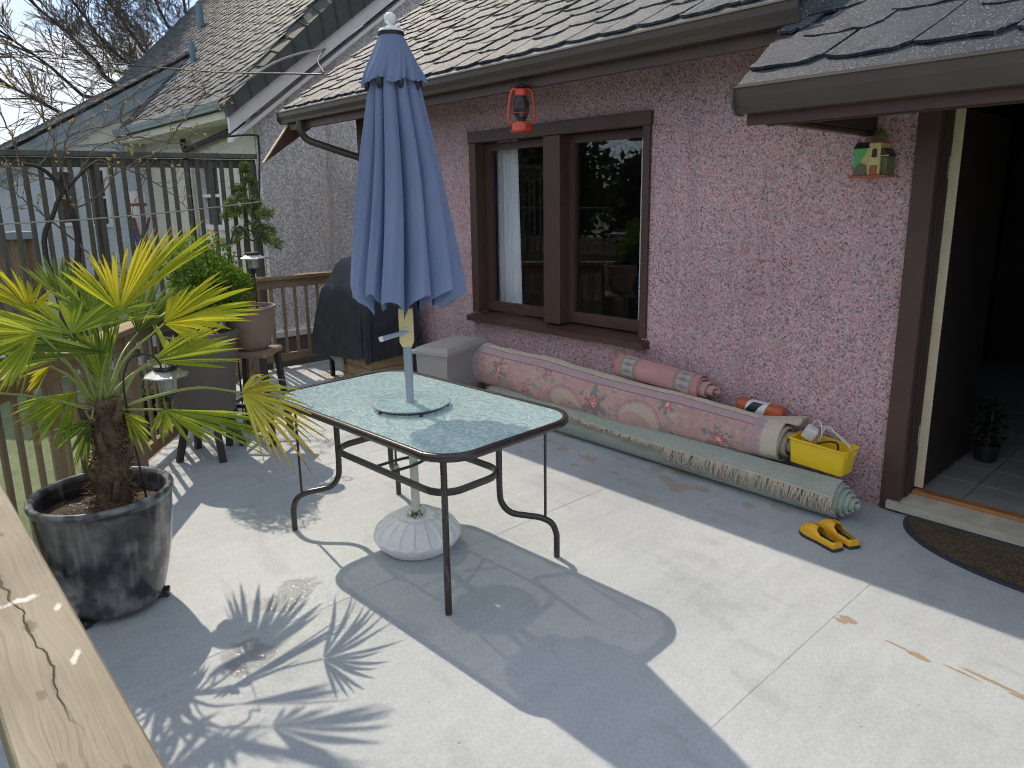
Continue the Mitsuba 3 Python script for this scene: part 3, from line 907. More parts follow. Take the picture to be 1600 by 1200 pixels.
# curtains hang inside
def curtain(x0, x1, y, z0, z1, waves, amp, flare=0.0):
    n, rows = 60, 6
    v = []
    for r in range(rows):
        t = r / (rows - 1)
        xs = np.linspace(x0, x1 + flare * (1 - t), n)
        ph = np.linspace(0, waves * 2 * math.pi, n)
        v.append(np.stack([xs, y + amp * np.sin(ph + 0.5 * np.sin(ph * 0.37)), np.full(n, z0 + (z1 - z0) * t)], 1))
    v = np.array(v)
    f = []
    for r in range(rows - 1):
        for k in range(n - 1):
            a = r * n + k
            f += [(a, a + 1, a + n + 1), (a, a + n + 1, a + n)]
    return trimesh.Trimesh(v.reshape(-1, 3), f, process=False)


single('curtain', 'white curtain hanging inside the left window pane', 'curtain', curtain(-4.86, -4.58, W + 0.27, 0.55, 2.4, 5, 0.022, 0.05), 'm_curtain', smooth=True)
single('curtain', 'narrow edge of white curtain at the right side of the right window pane', 'curtain', curtain(-3.215, -3.02, W + 0.22, 0.55, 2.4, 3, 0.02), 'm_curtain', smooth=True)

# potted plant standing in the dark hall
hp = thing('hall_plant', 'dim potted plant standing inside the dark doorway', 'potted plant')
part(hp, 'pot', lathe([(0.0, 0.0), (0.055, 0.0), (0.075, 0.11), (0.068, 0.11), (0.064, 0.09), (0.0, 0.09)], 24, (-1.03, W + 0.95, 0.0955), False), 'm_black', smooth=40)
hr = np.random.default_rng(5)
hpts = A(-1.03, W + 0.95, 0.32) + hr.normal(size=(160, 3)) * A(0.035, 0.035, 0.07)
part(hp, 'foliage', leaf_cloud(hpts, hr.normal(size=(160, 3)) + A(0, 0, 0.6), 0.045, 0.45, hr), 'm_leaf', color=np.tile(A(0.02, 0.028, 0.015), (160 * 4, 1)))
part(hp, 'stem', tube([(-1.03, W + 0.95, 0.18), (-1.02, W + 0.95, 0.42)], 0.005, 6), 'm_bark')

# ================================================================== DECK RAILINGS
def railing(key, p0, p1, cap_w, ctr_off, m_run, first=0.10, gap=0.130, posts=(), top=1.0, cap_m=None, skip_cap=False):
    """cap board, top rail, bottom rail, square balusters; runs from p0 to p1 (inner edge of the cap)"""
    p0, p1 = A(*p0), A(*p1)
    d = unit(p1 - p0)
    n = A(-d[1], d[0]) * ctr_off
    a, b = p0 + n * cap_w / 2, p1 + n * cap_w / 2
    L = np.linalg.norm(p1 - p0)
    q = lambda s, z: tuple(np.append(a + d * s, z))
    if not skip_cap:
        part(key, 'cap', beam(q(0, top - 0.019), q(L, top - 0.019), cap_w, 0.038, 0.004), cap_m or m_run)
    part(key, 'top_rail', beam(q(0.0, top - 0.0835), q(L, top - 0.0835), 0.040, 0.089, 0.003), m_run)
    part(key, 'bottom_rail', beam(q(0.0, 0.125), q(L, 0.125), 0.040, 0.085, 0.003), m_run)
    s = first
    while s < L - 0.04:
        if all(abs(s - ps) > 0.075 for ps in posts):
            part(key, 'baluster', beam(q(s, 0.1685), q(s, top - 0.1285), 0.034, 0.019, 0.003, up=tuple(np.append(n, 0))), 'm_wood_z')
        s += gap
    for ps in posts:
        part(key, 'newel_post', beam(q(ps, 0.001), q(ps, top - 0.039), 0.092, 0.092, 0.006, up=tuple(np.append(n, 0))), 'm_wood_z')


near = thing('deck_railing', 'weathered wooden railing in the bottom left foreground, cap board with knots and white droppings', 'railing', 'railings around the deck')
railing(near, (3.4, 0.15), (-3.50, 0.15), 0.15, 1, 'm_cap_wood', posts=(0.4, 2.0, 4.4, 6.6), gap=0.13)
diagr = thing('deck_railing', 'slanting wooden railing behind the potted palm, with square balusters', 'railing', 'railings around the deck')
railing(diagr, tuple(DP0), tuple(DP1), 0.14, 1, 'm_wood_diag', posts=(0.06, 1.67, 3.2, 4.43), gap=0.132)
far = thing('deck_railing', 'short far railing between the planters and the covered barbecue, before the grey stucco wall', 'railing', 'railings around the deck')
railing(far, (-7.05, 2.90), (-7.05, 4.02), 0.14, 1, 'm_wood_y', posts=(0.05, 1.07), gap=0.132)

# ================================================================== NEIGHBOUR'S HOUSE
nh = thing('neighbour_house', 'neighbouring house with grey stucco gable wall and steep grey shingle roof', 'house')
NX, NY, NE = -9.8, 4.33, 3.87       # gable wall plane, front wall plane, eave line
nz = lambda y: 3.1 + (y - NE)
gable = sg.Polygon([(NY, GZ - 0.1), (16.0, GZ - 0.1), (16.0, 4.9), (10.6, 7.6), (NY, 2.98)])
part(nh, 'gable_wall', prism(gable, 'x', NX - 0.22, NX), 'm_grey_stucco')
fw = sg.box(-20.5, GZ - 0.1, NX - 0.221, 2.98)
W1 = (-12.15, 1.35, -11.25, 2.42)
fw = fw.difference(sg.box(*W1))
part(nh, 'front_wall', prism(fw, 'y', NY, NY + 0.2), 'm_cream_wall')
part(nh, 'corner_trim', box(NX - 0.24, NX - 0.10, NY - 0.022, NY - 0.001, GZ, 2.9, 0.003), 'm_cream_wall')
nwin = part(nh, 'window', prism(sg.box(*W1).difference(sg.box(W1[0] + .08, W1[1] + .08, W1[2] - .08, W1[3] - .08)), 'y', NY - 0.03, NY + 0.1), 'm_white_trim')
part(nwin, 'pane', box(W1[0] + .06, W1[2] - .06, NY + 0.05, NY + 0.06, W1[1] + .06, W1[3] - .06), 'm_far_pane')
part(nwin, 'glazing_bar', box(W1[0] + .08, W1[2] - .08, NY - 0.01, NY + 0.04, 1.86, 1.91, 0.003), 'm_white_trim')
part(nwin, 'glazing_bar', box(-11.72, -11.68, NY - 0.012, NY + 0.038, W1[1] + .08, W1[3] - .08, 0.003), 'm_white_trim')
part(nh, 'water_table', box(NX - 0.01, NX + 0.06, NY - 0.03, 12.0, -0.18, -0.08, 0.01), 'm_white_trim')
part(nh, 'foundation', box(NX + 0.001, NX + 0.03, NY - 0.02, 12.0, GZ - 0.05, -0.181, 0.005), 'm_taupe_pot')
nroof = part(nh, 'roof', prism([(NE - 0.02, nz(NE - 0.02) - 0.02), (10.4, nz(10.4) - 0.02), (10.4, nz(10.4) - 0.16), (NE - 0.02, nz(NE - 0.02) - 0.12)], 'x', -20.9, -9.80), 'm_felt')
part(nh, 'roof_back', prism([(10.41, nz(10.4) - 0.02), (17.0, 4.0), (17.0, 3.86), (10.41, nz(10.4) - 0.16)], 'x', -20.9, -9.80), 'm_shingle_dark')
nr = np.random.default_rng(21)
lay_shingles(nroof, -20.9, -9.82, NE - 0.01, 9.4, lambda y: nz(y) - 0.018, 1.0, 0.33, 0.205, 0.10, 0.012, 0.018, ['m_shingle_far'], nr)
# the shingled edge rolled down over the gable, then the white bargeboard
strip = []
for t in np.linspace(0, 1, 9):
    y = 3.80 + t * 6.0
    top = A(-9.80, y, nz(y) - 0.005)
    low = A(-9.48, y + 0.02, 2.86 + 0.765 * (y - 3.80))
    mid = top * 0.5 + low * 0.5 + A(0.10, 0, 0.10)
    strip.append([top, mid, low, low - A(0.05, 0, 0.01), mid - A(0.07, 0, 0.03), top - A(0.03, 0, 0.06)])
edge = part(nh, 'rolled_edge', loft(strip), 'm_shingle_dark')
for i in range(26):                                    # courses of the dark edge
    y = 3.90 + i * 0.225
    top, low = A(-9.80, y, nz(y) - 0.005), A(-9.48, y + 0.02, 2.86 + 0.765 * (y - 3.80))
    mid = top * 0.5 + low * 0.5 + A(0.10, 0, 0.10)
    part(edge, 'course', tube([top + A(.004, 0, .004), mid + A(.008, 0, .008), low + A(.008, 0, 0)], 0.011, 5), 'm_felt')
part(nh, 'bargeboard', prism([(3.84, 2.95), (9.8, 7.51), (9.8, 7.22), (3.84, 2.66)], 'x', -9.60, -9.55), 'm_white_trim')
part(nh, 'barge_soffit', prism([(3.90, 2.62), (9.8, 7.12), (9.8, 7.06), (3.90, 2.56)], 'x', -9.80, -9.601), 'm_white_trim')
part(nh, 'gutter', prism(gutter_profile(NE - 0.10, 3.09, 0.11, 0.10), 'x', -14.72, -9.72), 'm_grey_fascia')
part(nh, 'eave_fascia', box(-14.7, -9.75, NE + 0.003, NE + 0.035, 2.86, 3.05, 0.003), 'm_cream_wall')
part(nh, 'eave_soffit', box(-14.7, -9.81, NE + 0.036, NY - 0.001, 2.87, 2.90, 0.002), 'm_cream_wall')
# projecting wing with a shallower roof
EX = -14.7
ez = lambda y: 2.80 + 0.59 * (y - 2.30)
wing = sg.Polygon([(1.75, GZ - 0.1), (NY - 0.001, GZ - 0.1), (NY - 0.001, ez(NY) - 0.30), (1.75, ez(1.75) - 0.30)])
W2, W3 = (3.28, 1.42, 3.56, 2.40), (2.78, 1.46, 3.02, 2.36)
wing = wing.difference(sg.box(*W2)).difference(sg.box(*W3))
part(nh, 'wing_wall', prism(wing, 'x', EX - 0.2, EX - 0.12), 'm_blue_wall')
part(nh, 'wing_front', box(-20.5, EX - 0.201, 1.75, 1.95, GZ - 0.1, ez(1.75) - 0.3), 'm_blue_wall')
for (ya, za, yb, zb) in (W2, W3):
    k = part(nh, 'window', prism(sg.box(ya - .05, za - .05, yb + .05, zb + .05).difference(sg.box(ya + .012, za + .012, yb - .012, zb - .012)), 'x', EX - 0.14, EX - 0.09), 'm_white_trim')
    part(k, 'pane', box(EX - 0.16, EX - 0.15, ya - 0.01, yb + 0.01, za - 0.01, zb + 0.01), 'm_far_pane')
    part(k, 'glazing_bar', box(EX - 0.145, EX - 0.10, ya + .012, yb - .012, (za + zb) / 2 - .02, (za + zb) / 2 + .02), 'm_white_trim')
wr = part(nh, 'wing_roof', prism([(1.25, ez(1.25)), (5.42, ez(5.42)), (5.42, ez(5.42) - 0.12), (1.25, ez(1.25) - 0.12)], 'x', -20.9, EX), 'm_felt')
lay_shingles(wr, -20.9, EX + 0.02, 1.22, 5.55, lambda y: ez(y) + 0.002, 0.59, 0.33, 0.205, 0.10, 0.012, 0.018, ['m_shingle_far'], nr)
part(nh, 'wing_bargeboard', prism([(1.22, ez(1.22) - 0.125), (5.55, ez(5.55) - 0.125), (5.25, ez(5.25) - 0.42), (1.22, ez(1.22) - 0.42)], 'x', EX - 0.03, EX + 0.01), 'm_grey_fascia')
part(nh, 'wing_barge_strip', prism([(1.22, ez(1.22) - 0.05), (5.55, ez(5.55) - 0.05), (5.5, ez(5.5) - 0.19), (1.22, ez(1.22) - 0.19)], 'x', EX + 0.011, EX + 0.035), 'm_grey_fascia')
part(nh, 'wing_gable', prism([(2.6, ez(2.6) - 0.42), (5.40, ez(5.40) - 0.42), (3.9, 2.9), (2.6, 2.75)], 'x', EX - 0.115, EX - 0.06), 'm_cream_wall')
for (px, py, pz, r, h) in ((-16.55, 6.25, 5.40, 0.075, 0.55), (-13.9, 5.05, 4.22, 0.05, 0.40), (-16.3, 8.05, 7.15, 0.07, 0.6)):
    part(nh, 'vent_pipe', tube([(px, py, pz), (px, py, pz + h)], r, 12), 'm_pipe_blue')
part(nh, 'drain_pipe', tube(spline([(-10.02, NY - 0.10, 2.98), (-10.05, NY - 0.10, 2.88), (-10.35, NY - 0.09, 2.80), (-12.35, NY - 0.09, 2.62), (-12.45, NY - 0.09, 2.5), (-12.45, NY - 0.09, -1.0)], 6), 0.045, 8), 'm_black', smooth=True)
part(nh, 'conduit', tube([(-9.770, 5.393, 3.046), (-9.770, 5.354, 1.998), (-9.770, 5.303, 0.765)], 0.018, 6), 'm_sill_paint', smooth=True)
part(nh, 'cable_loop', tube(spline([(-9.300, 3.633, 2.583), (-9.600, 4.168, 2.653), (-9.720, 4.293, 2.575), (-9.760, 4.257, 1.909), (-9.760, 4.131, 0.853)], 8), 0.014, 6), 'm_wire', smooth=True)

# ================================================================== TRELLIS FENCE between the gardens
tf = thing('trellis_fence', 'tall weathered slat fence at the upper left in front of the neighbouring house', 'fence')
part(tf, 'cap_rail', beam((-7.62, 0.2, 2.205), (-7.62, 3.31, 2.245), 0.12, 0.05, 0.004), 'm_trellis')
part(tf, 'upper_rail', beam((-7.645, 0.2, 2.13), (-7.645, 3.31, 2.17), 0.03, 0.085, 0.003), 'm_trellis')
part(tf, 'lower_rail', beam((-7.645, 0.2, 0.30), (-7.645, 3.31, 0.30), 0.03, 0.085, 0.003), 'm_trellis')
trr = np.random.default_rng(3)
for i in range(27):
    y = 0.26 + i * 0.1155 + trr.uniform(-0.008, 0.008)
    part(tf, 'slat', beam((-7.609, y, 0.22), (-7.609 + trr.uniform(-.004, .004), y + trr.uniform(-0.012, 0.012), 2.16 + 0.0125 * (y - .2)), 0.042, 0.018, 0.002, up=(1, 0, 0)), 'm_trellis')
for y in (0.25, 1.75, 3.29):
    part(tf, 'post', box(-7.74, -7.662, y - 0.04, y + 0.04, GZ - 0.1, 2.17, 0.005), 'm_trellis')

# plank screen seen through the slats at the far left
ps = thing('plank_screen', 'low beige board screen with grey cap seen through the slat fence at far left', 'fence')
for i in range(6):
    part(ps, 'board', box(-9.03, -9.0, 0.55 + i * 0.130, 0.675 + i * 0.130, 0.55, 1.42, 0.004), 'm_wood_z')
part(ps, 'cap', box(-9.08, -8.95, 0.45, 1.40, 1.421, 1.50, 0.004), 'm_grey_fascia')
for y in (0.5, 1.36):
    part(ps, 'post', box(-9.09, -9.031, y - 0.04, y + 0.04, GZ - 0.1, 1.42, 0.004), 'm_wood_z')

# cloth windsock with coloured tails hanging behind the slats
ws = thing('windsock', 'bright windsock with red, green, yellow and blue tails hanging behind the slat fence', 'windsock')
wc = A(-8.6, 2.35, 0)
bsdf('m_ws_red', two(pr((0.30, 0.07, 0.08), 0.8)))
bsdf('m_ws_green', two(pr((0.05, 0.28, 0.20), 0.8)))
bsdf('m_ws_yellow', two(pr((0.60, 0.42, 0.06), 0.8)))
bsdf('m_ws_blue', two(pr((0.05, 0.12, 0.45), 0.8)))
bsdf('m_ws_white', two(pr((0.7, 0.7, 0.7), 0.8)))
part(ws, 'sleeve', lathe([(0.085, 1.90), (0.09, 1.78), (0.085, 1.62), (0.083, 1.62), (0.086, 1.78), (0.082, 1.90)], 20, wc, False), 'm_ws_white', smooth=True)
part(ws, 'band', lathe([(0.0935, 1.775), (0.0935, 1.745), (0.091, 1.745), (0.091, 1.775)], 20, wc, False), 'm_ws_red')
for i, c in enumerate(['m_ws_green', 'm_ws_red', 'm_ws_yellow', 'm_ws_green', 'm_ws_blue', 'm_ws_red']):
    a = i * math.pi / 3
    o = wc + A(0.08 * math.cos(a), 0.08 * math.sin(a), 0)
    pts = [o + A(0.03 * math.sin(k * 1.3 + i), 0.035 * math.cos(k * 1.1 + i), 1.62 - 0.10 * k - (0.02 * i if k else 0)) for k in range(6)]
    s = spline(pts, 4)
    v = np.vstack([s - A(0, 0.015, 0), s + A(0, 0.015, 0.004)])
    n = len(s)
    part(ws, 'tail', trimesh.Trimesh(v, [q for k in range(n - 1) for q in ((k, k + 1, k + 1 + n), (k, k + 1 + n, k + n))], process=False), c)
part(ws, 'cord', tube([wc + A(0, 0, 1.90), wc + A(0.3, 0.05, 2.13), A(-7.66, 2.4, 2.16)], 0.004, 5), 'm_wire')

# ================================================================== WIRES
def wire(label, pts, r, m, sag=0.0):
    p = spline(pts, 10)
    t = np.linspace(0, 1, len(p))
    p = p - A(0, 0, 1) * (sag * 4 * t * (1 - t))[:, None]
    single('overhead_wire', label, 'wire', tube(p, r, 6), m, smooth=True)


wire('black service wire running across the sky to the neighbouring roof', [(-16.782, 1.991, 4.557), (-13.000, 3.225, 3.952), (-10.631, 4.092, 3.585), (-7.370, 4.035, 3.121)], 0.011, 'm_wire')
wire('thin pale wire rising from the neighbouring gutter to its gable', [(-9.350, 3.834, 3.174), (-9.350, 4.404, 3.542), (-9.350, 4.826, 3.725), (-9.500, 5.279, 3.859)], 0.018, 'm_wire_light')
wire('short dark wire dropping from the neighbouring gable to the edge of the pink house roof', [(-9.500, 5.279, 3.859), (-8.600, 4.669, 3.511), (-7.370, 4.060, 3.143)], 0.008, 'm_wire')
wire('clothesline stretched in front of the slat fence to the corner of the pink house', [(-6.483, 0.491, 1.621), (-6.988, 1.712, 1.670), (-7.158, 3.076, 1.783), (-6.69, 4.03, 1.93)], 0.007, 'm_wire_light', 0.02)

# ================================================================== TREES, SHRUBS
def branching(start, direction, length, radius, depth, rnd, out, spread=0.5, lift=0.10, kids=(2, 4), wob=0.10):
    """recursive bare branches: out collects (depth, points, radii)"""
    n = 6
    p, d = A(*start), unit(direction)
    pts, rr = [p.copy()], [radius]
    for i in range(n):
        d = unit(d + rnd.normal(size=3) * wob + A(0, 0, lift * 0.4))
        p = p + d * length / n
        pts.append(p.copy())
        rr.append(radius * (1 - 0.55 * (i + 1) / n))
    out.append((depth, np.array(pts), np.array(rr)))
    if depth == 0:
        return
    for k in range(int(rnd.integers(*kids)) + (1 if depth > 1 else 0)):
        i = int(rnd.integers(2, n + 1))
        q = rnd.normal(size=3)
        q -= d * (q @ d)
        nd = unit((pts[i] - pts[i - 1])) + unit(q) * spread * rnd.uniform(0.6, 1.3) + A(0, 0, lift)
        branching(pts[i], nd, length * rnd.uniform(0.55, 0.8), rr[i] * 0.62, depth - 1, rnd, out, spread, lift, kids, wob)


bt = thing('bare_tree', 'bare leafless tree with many fine branches against the sky behind the neighbouring roof', 'tree')
tr = np.random.default_rng(17)
tb = A(*(-25.347, 8.983, 4.460))
part(bt, 'trunk', tube(spline([A(tb[0], tb[1], GZ - 0.1), A(tb[0] + .1, tb[1], 1.5), tb], 6), np.linspace(0.30, 0.20, 13), 10), 'm_twig_dark', smooth=True)
tout = []
for (sp, ep, L) in (
        ([(-25.288, 7.558, 5.147), (-25.056, 6.536, 5.501), (-25.124, 6.269, 6.030)], (-24.960, 4.688, 7.765), 2.8),
        ([(-24.893, 7.127, 4.787), (-24.745, 5.709, 4.939)], (-24.553, 4.128, 6.291), 2.4),
        ([(-24.872, 7.202, 4.695), (-24.345, 5.208, 4.241)], (-24.149, 3.477, 5.100), 2.2),
        ([(-25.483, 8.591, 6.044), (-25.723, 7.847, 6.578)], (-25.659, 6.189, 8.517), 2.6),
        ([(-26.286, 9.327, 6.635), (-26.433, 8.904, 7.611)], (-25.689, 7.956, 9.211), 2.4),
        ([(-26.149, 9.705, 6.658), (-26.237, 9.464, 8.054)], (-26.314, 9.250, 9.602), 2.1),
        ([(-24.717, 7.712, 5.476), (-24.925, 7.017, 6.084)], (-24.806, 5.438, 7.185), 2.4)):
    q = spline([tb] + [A(*x) for x in sp], 6)
    part(bt, 'limb', tube(q, np.linspace(0.10, 0.055, len(q)), 7), 'm_twig_dark', smooth=True)
    for i in range(4, len(q) - 1, 2):
        branching(q[i], unit(q[i] - q[i - 1]) + tr.normal(size=3) * 0.6 + A(0, -0.2, 0.3), tr.uniform(1.0, 1.9), 0.020, 3, tr, tout, 0.6, 0.05, (3, 5), 0.10)
    branching(q[-1], A(*ep) - q[-1], L * 1.25, 0.050, 4, tr, tout, 0.55, 0.03, (5, 7), 0.09)
for dd, p, r in tout:
    if dd == 4:
        part(bt, 'bough', tube(p, r, 6), 'm_twig_dark', smooth=True)
part(bt, 'crown', cat([tube(p[::2] if dd < 2 else p, np.maximum(r, 0.009)[::2] if dd < 2 else np.maximum(r, 0.009), 4, False) for dd, p, r in tout if dd < 4]), 'm_twig', kind='stuff')

# climbing shrub with opening buds, trained in front of the slat fence
bs = thing('budding_shrub', 'leafless climbing shrub with small yellow buds in front of the slat fence', 'shrub')
trunk_pts = spline([(-7.350, 1.405, 1.082), (-7.350, 1.469, 1.424), (-7.300, 1.444, 1.708), (-7.300, 1.359, 1.957), (-7.250, 1.242, 2.077), (-7.200, 1.092, 2.108)], 6)
base_pt = trunk_pts[0]
part(bs, 'trunk', tube(np.vstack([[A(base_pt[0] + .03, base_pt[1] + .05, GZ - 0.05)], trunk_pts]), np.concatenate([[0.040], np.linspace(0.030, 0.012, len(trunk_pts))]), 8), 'm_twig_dark', smooth=True)
part(bs, 'trunk', tube(spline([A(-7.36, 1.75, GZ - 0.05), (-7.360, 1.228, 1.097), (-7.360, 1.323, 1.711), (-7.300, 1.510, 1.985), (-7.280, 1.698, 2.153)], 6), np.linspace(0.028, 0.010, 25), 8), 'm_twig_dark', smooth=True)
stems = [
    [(-7.250, 1.242, 2.077), (-7.200, 1.391, 2.274), (-7.200, 1.599, 2.389), (-7.200, 1.970, 2.491), (-7.200, 2.363, 2.554)],
    [(-7.300, 1.444, 1.708), (-7.250, 1.400, 2.091), (-7.200, 1.320, 2.453), (-7.200, 1.194, 2.698), (-7.150, 1.081, 2.878)],
    [(-7.300, 1.359, 1.957), (-7.250, 1.480, 2.334), (-7.200, 1.601, 2.602), (-7.200, 1.746, 2.851)],
    [(-7.300, 1.510, 1.985), (-7.200, 1.681, 2.247), (-7.200, 1.980, 2.353), (-7.200, 2.292, 2.326), (-7.200, 2.691, 2.283)],
    [(-7.200, 1.092, 2.108), (-7.200, 1.075, 2.312), (-7.150, 0.975, 2.576), (-7.100, 0.911, 2.758)],
    [(-7.300, 1.444, 1.708), (-7.200, 1.686, 1.872), (-7.200, 1.837, 2.041), (-7.200, 2.156, 2.218), (-7.200, 2.513, 2.318)],
    [(-7.350, 1.469, 1.424), (-7.200, 1.176, 1.714), (-7.200, 1.015, 1.874), (-7.200, 0.851, 1.951)],
    [(-7.300, 1.359, 1.957), (-7.200, 1.149, 2.031), (-7.200, 0.998, 2.070), (-7.200, 0.820, 2.037)],
    [(-7.280, 1.698, 2.153), (-7.200, 1.920, 2.070), (-7.200, 2.179, 1.929), (-7.200, 2.445, 1.687)],
    [(-7.200, 1.970, 2.491), (-7.200, 2.242, 2.732), (-7.200, 2.569, 2.845), (-7.200, 2.741, 2.773)],
    [(-7.200, 2.292, 2.326), (-7.200, 2.446, 2.519), (-7.200, 2.650, 2.765), (-7.200, 2.698, 2.828)],
    [(-7.200, 1.320, 2.453), (-7.200, 1.285, 2.706), (-7.100, 1.145, 2.926), (-7.100, 1.121, 3.067)],
    [(-7.200, 1.980, 2.353), (-7.200, 1.930, 2.598), (-7.200, 2.296, 2.960)],
    [(-7.350, 1.469, 1.424), (-7.200, 1.628, 1.190), (-7.200, 1.800, 1.059)],
]
br = np.random.default_rng(33)
buds, fine = [], []
for st in stems:
    p = spline(st, 7)
    p = p + br.normal(size=p.shape) * 0.006
    part(bs, 'stem', tube(p, np.linspace(0.0085, 0.0035, len(p)), 5), 'm_twig', smooth=True)
    for k in range(3, len(p) - 1, 2):
        d = unit(p[k] - p[k - 1]) + br.normal(size=3) * 0.7 + A(0.1, 0, 0.25)
        o = []
        branching(p[k], d, br.uniform(0.10, 0.30), 0.0035, 1, br, o, 0.7, 0.1, (1, 3), 0.15)
        for dd, q, r in o:
            fine.append(tube(q, np.maximum(r, 0.0022), 4, False))
            if br.random() < 0.4:
                for _ in range(int(br.integers(1, 4))):
                    buds.append(blob(q[-1] + br.normal(size=3) * 0.008, br.uniform(0.006, 0.012, 3), 1))
part(bs, 'twigs', cat(fine), 'm_twig', kind='stuff')
part(bs, 'buds', cat(buds), 'm_bud', kind='stuff')


def leaf_colors(P, rnd, lo, hi, per=4):
    t = np.clip(meshkit.fbm(P * 7.0, 3, 5) * 1.2 - 0.1 + rnd.normal(size=len(P)) * 0.16, 0, 1)[:, None]
    return np.repeat(A(*lo) * (1 - t) + A(*hi) * t, per, axis=0)


def bush_points(c, r, n, rnd, lumps=9, fill=0.55):
    """points through the volume of an uneven crown made of overlapping clumps"""
    cs = [A(*c) + unit(rnd.normal(size=3)) * A(*r) * rnd.uniform(0.35, 0.62) for _ in range(lumps)] + [A(*c)]
    rs = [A(*r) * rnd.uniform(0.40, 0.60) for _ in range(lumps)] + [A(*r) * 0.62]
    out = []
    for k in range(len(cs)):
        m = n // len(cs)
        d = rnd.normal(size=(m, 3))
        d /= np.linalg.norm(d, axis=1, keepdims=True)
        out.append(np.hstack([cs[k] + d * rs[k] * (fill + (1 - fill) * rnd.random((m, 1)) ** 0.6), d]))
    out = np.vstack(out)
    return out[:, :3], out[:, 3:]


# young pine beyond the railing
pine = thing('young_pine', 'small young pine with thin tiers of needle tufts beside the grey stucco wall', 'tree')
pb = A(-7.55, 3.16, GZ)
ptop = (-7.500, 3.140, 2.148)
prn = np.random.default_rng(12)
axis = spline([pb, A(-7.52, 3.14, 0.3), (-7.500, 3.064, 1.202), (-7.500, 3.108, 1.740), ptop], 6)
part(pine, 'trunk', tube(axis, np.linspace(0.030, 0.006, len(axis)), 7), 'm_bark', smooth=True)
tuft_p, tuft_n = [], []
for (px, py, qx, qy, ox) in [(384, 300, 352, 318, 0.05), (384, 312, 412, 322, -0.05), (384, 320, 368, 338, 0.2), (385, 330, 350, 352, -0.1), (385, 335, 428, 350, 0.05), (385, 340, 405, 345, 0.3), (385, 352, 420, 372, 0.2), (385, 360, 436, 392, -0.1), (385, 365, 355, 372, 0.15), (384, 290, 372, 300, -0.1), (384, 280, 392, 288, 0.1), (385, 370, 448, 400, 0.0), (385, 375, 440, 412, 0.1), (384, 270, 384, 262, 0), (385, 380, 355, 395, -0.2), (385, 345, 345, 335, 0.1)]:
    a0 = axis[np.argmin(np.abs(axis[:, 2] - (2.17 - (py - 258) * 0.00605)))]
    e0 = a0 + A(ox, (qx - px) * 0.0056, -(qy - py) * 0.0056)
    m0 = (a0 + e0) / 2 - A(0, 0, 0.02)
    s = spline([a0, m0, e0], 4)
    part(pine, 'branch', tube(s, np.linspace(0.006, 0.003, len(s)), 5), 'm_bark', smooth=True)
    for k in range(2, len(s)):
        for _ in range(20):
            tuft_p.append(s[k] + prn.normal(size=3) * 0.012)
            tuft_n.append(unit(s[-1] - s[0]) * 0.7 + prn.normal(size=3) * 0.7 + A(0, 0, 0.3))
for k in range(10, len(axis)):
    if axis[k][2] > 1.35:
        for _ in range(12):
            tuft_p.append(axis[k] + prn.normal(size=3) * 0.02)
            tuft_n.append(prn.normal(size=3) + A(0, 0, 0.6))
tuft_p, tuft_n = np.array(tuft_p), np.array(tuft_n)
part(pine, 'needles', leaf_cloud(tuft_p, tuft_n, prn.uniform(0.05, 0.085, len(tuft_p)), 0.085, prn, 0.5), 'm_leaf', kind='stuff', color=leaf_colors(tuft_p, prn, (0.15, 0.21, 0.08), (0.38, 0.44, 0.17)))

# low plants on the ground beyond the far railing
gr = np.random.default_rng(44)
P, N = [], []
for k in range(14):
    c = A(gr.uniform(-9.3, -7.6), gr.uniform(2.0, 4.9), GZ + gr.uniform(0.25, 0.8))
    p, n = bush_points(c, (0.38, 0.38, 0.42), 700, gr, 4)
    P.append(p)
    N.append(n)
P, N = np.vstack(P), np.vstack(N)
single('ground_cover', 'dark green low plants growing below the far railing', 'plants', leaf_cloud(P, N + gr.normal(size=N.shape) * 0.6 + A(0, 0, .4), gr.uniform(0.05, 0.10, len(P)), 0.5, gr), 'm_leaf', kind='stuff', color=leaf_colors(P, gr, (0.04, 0.07, 0.025), (0.12, 0.17, 0.06)))

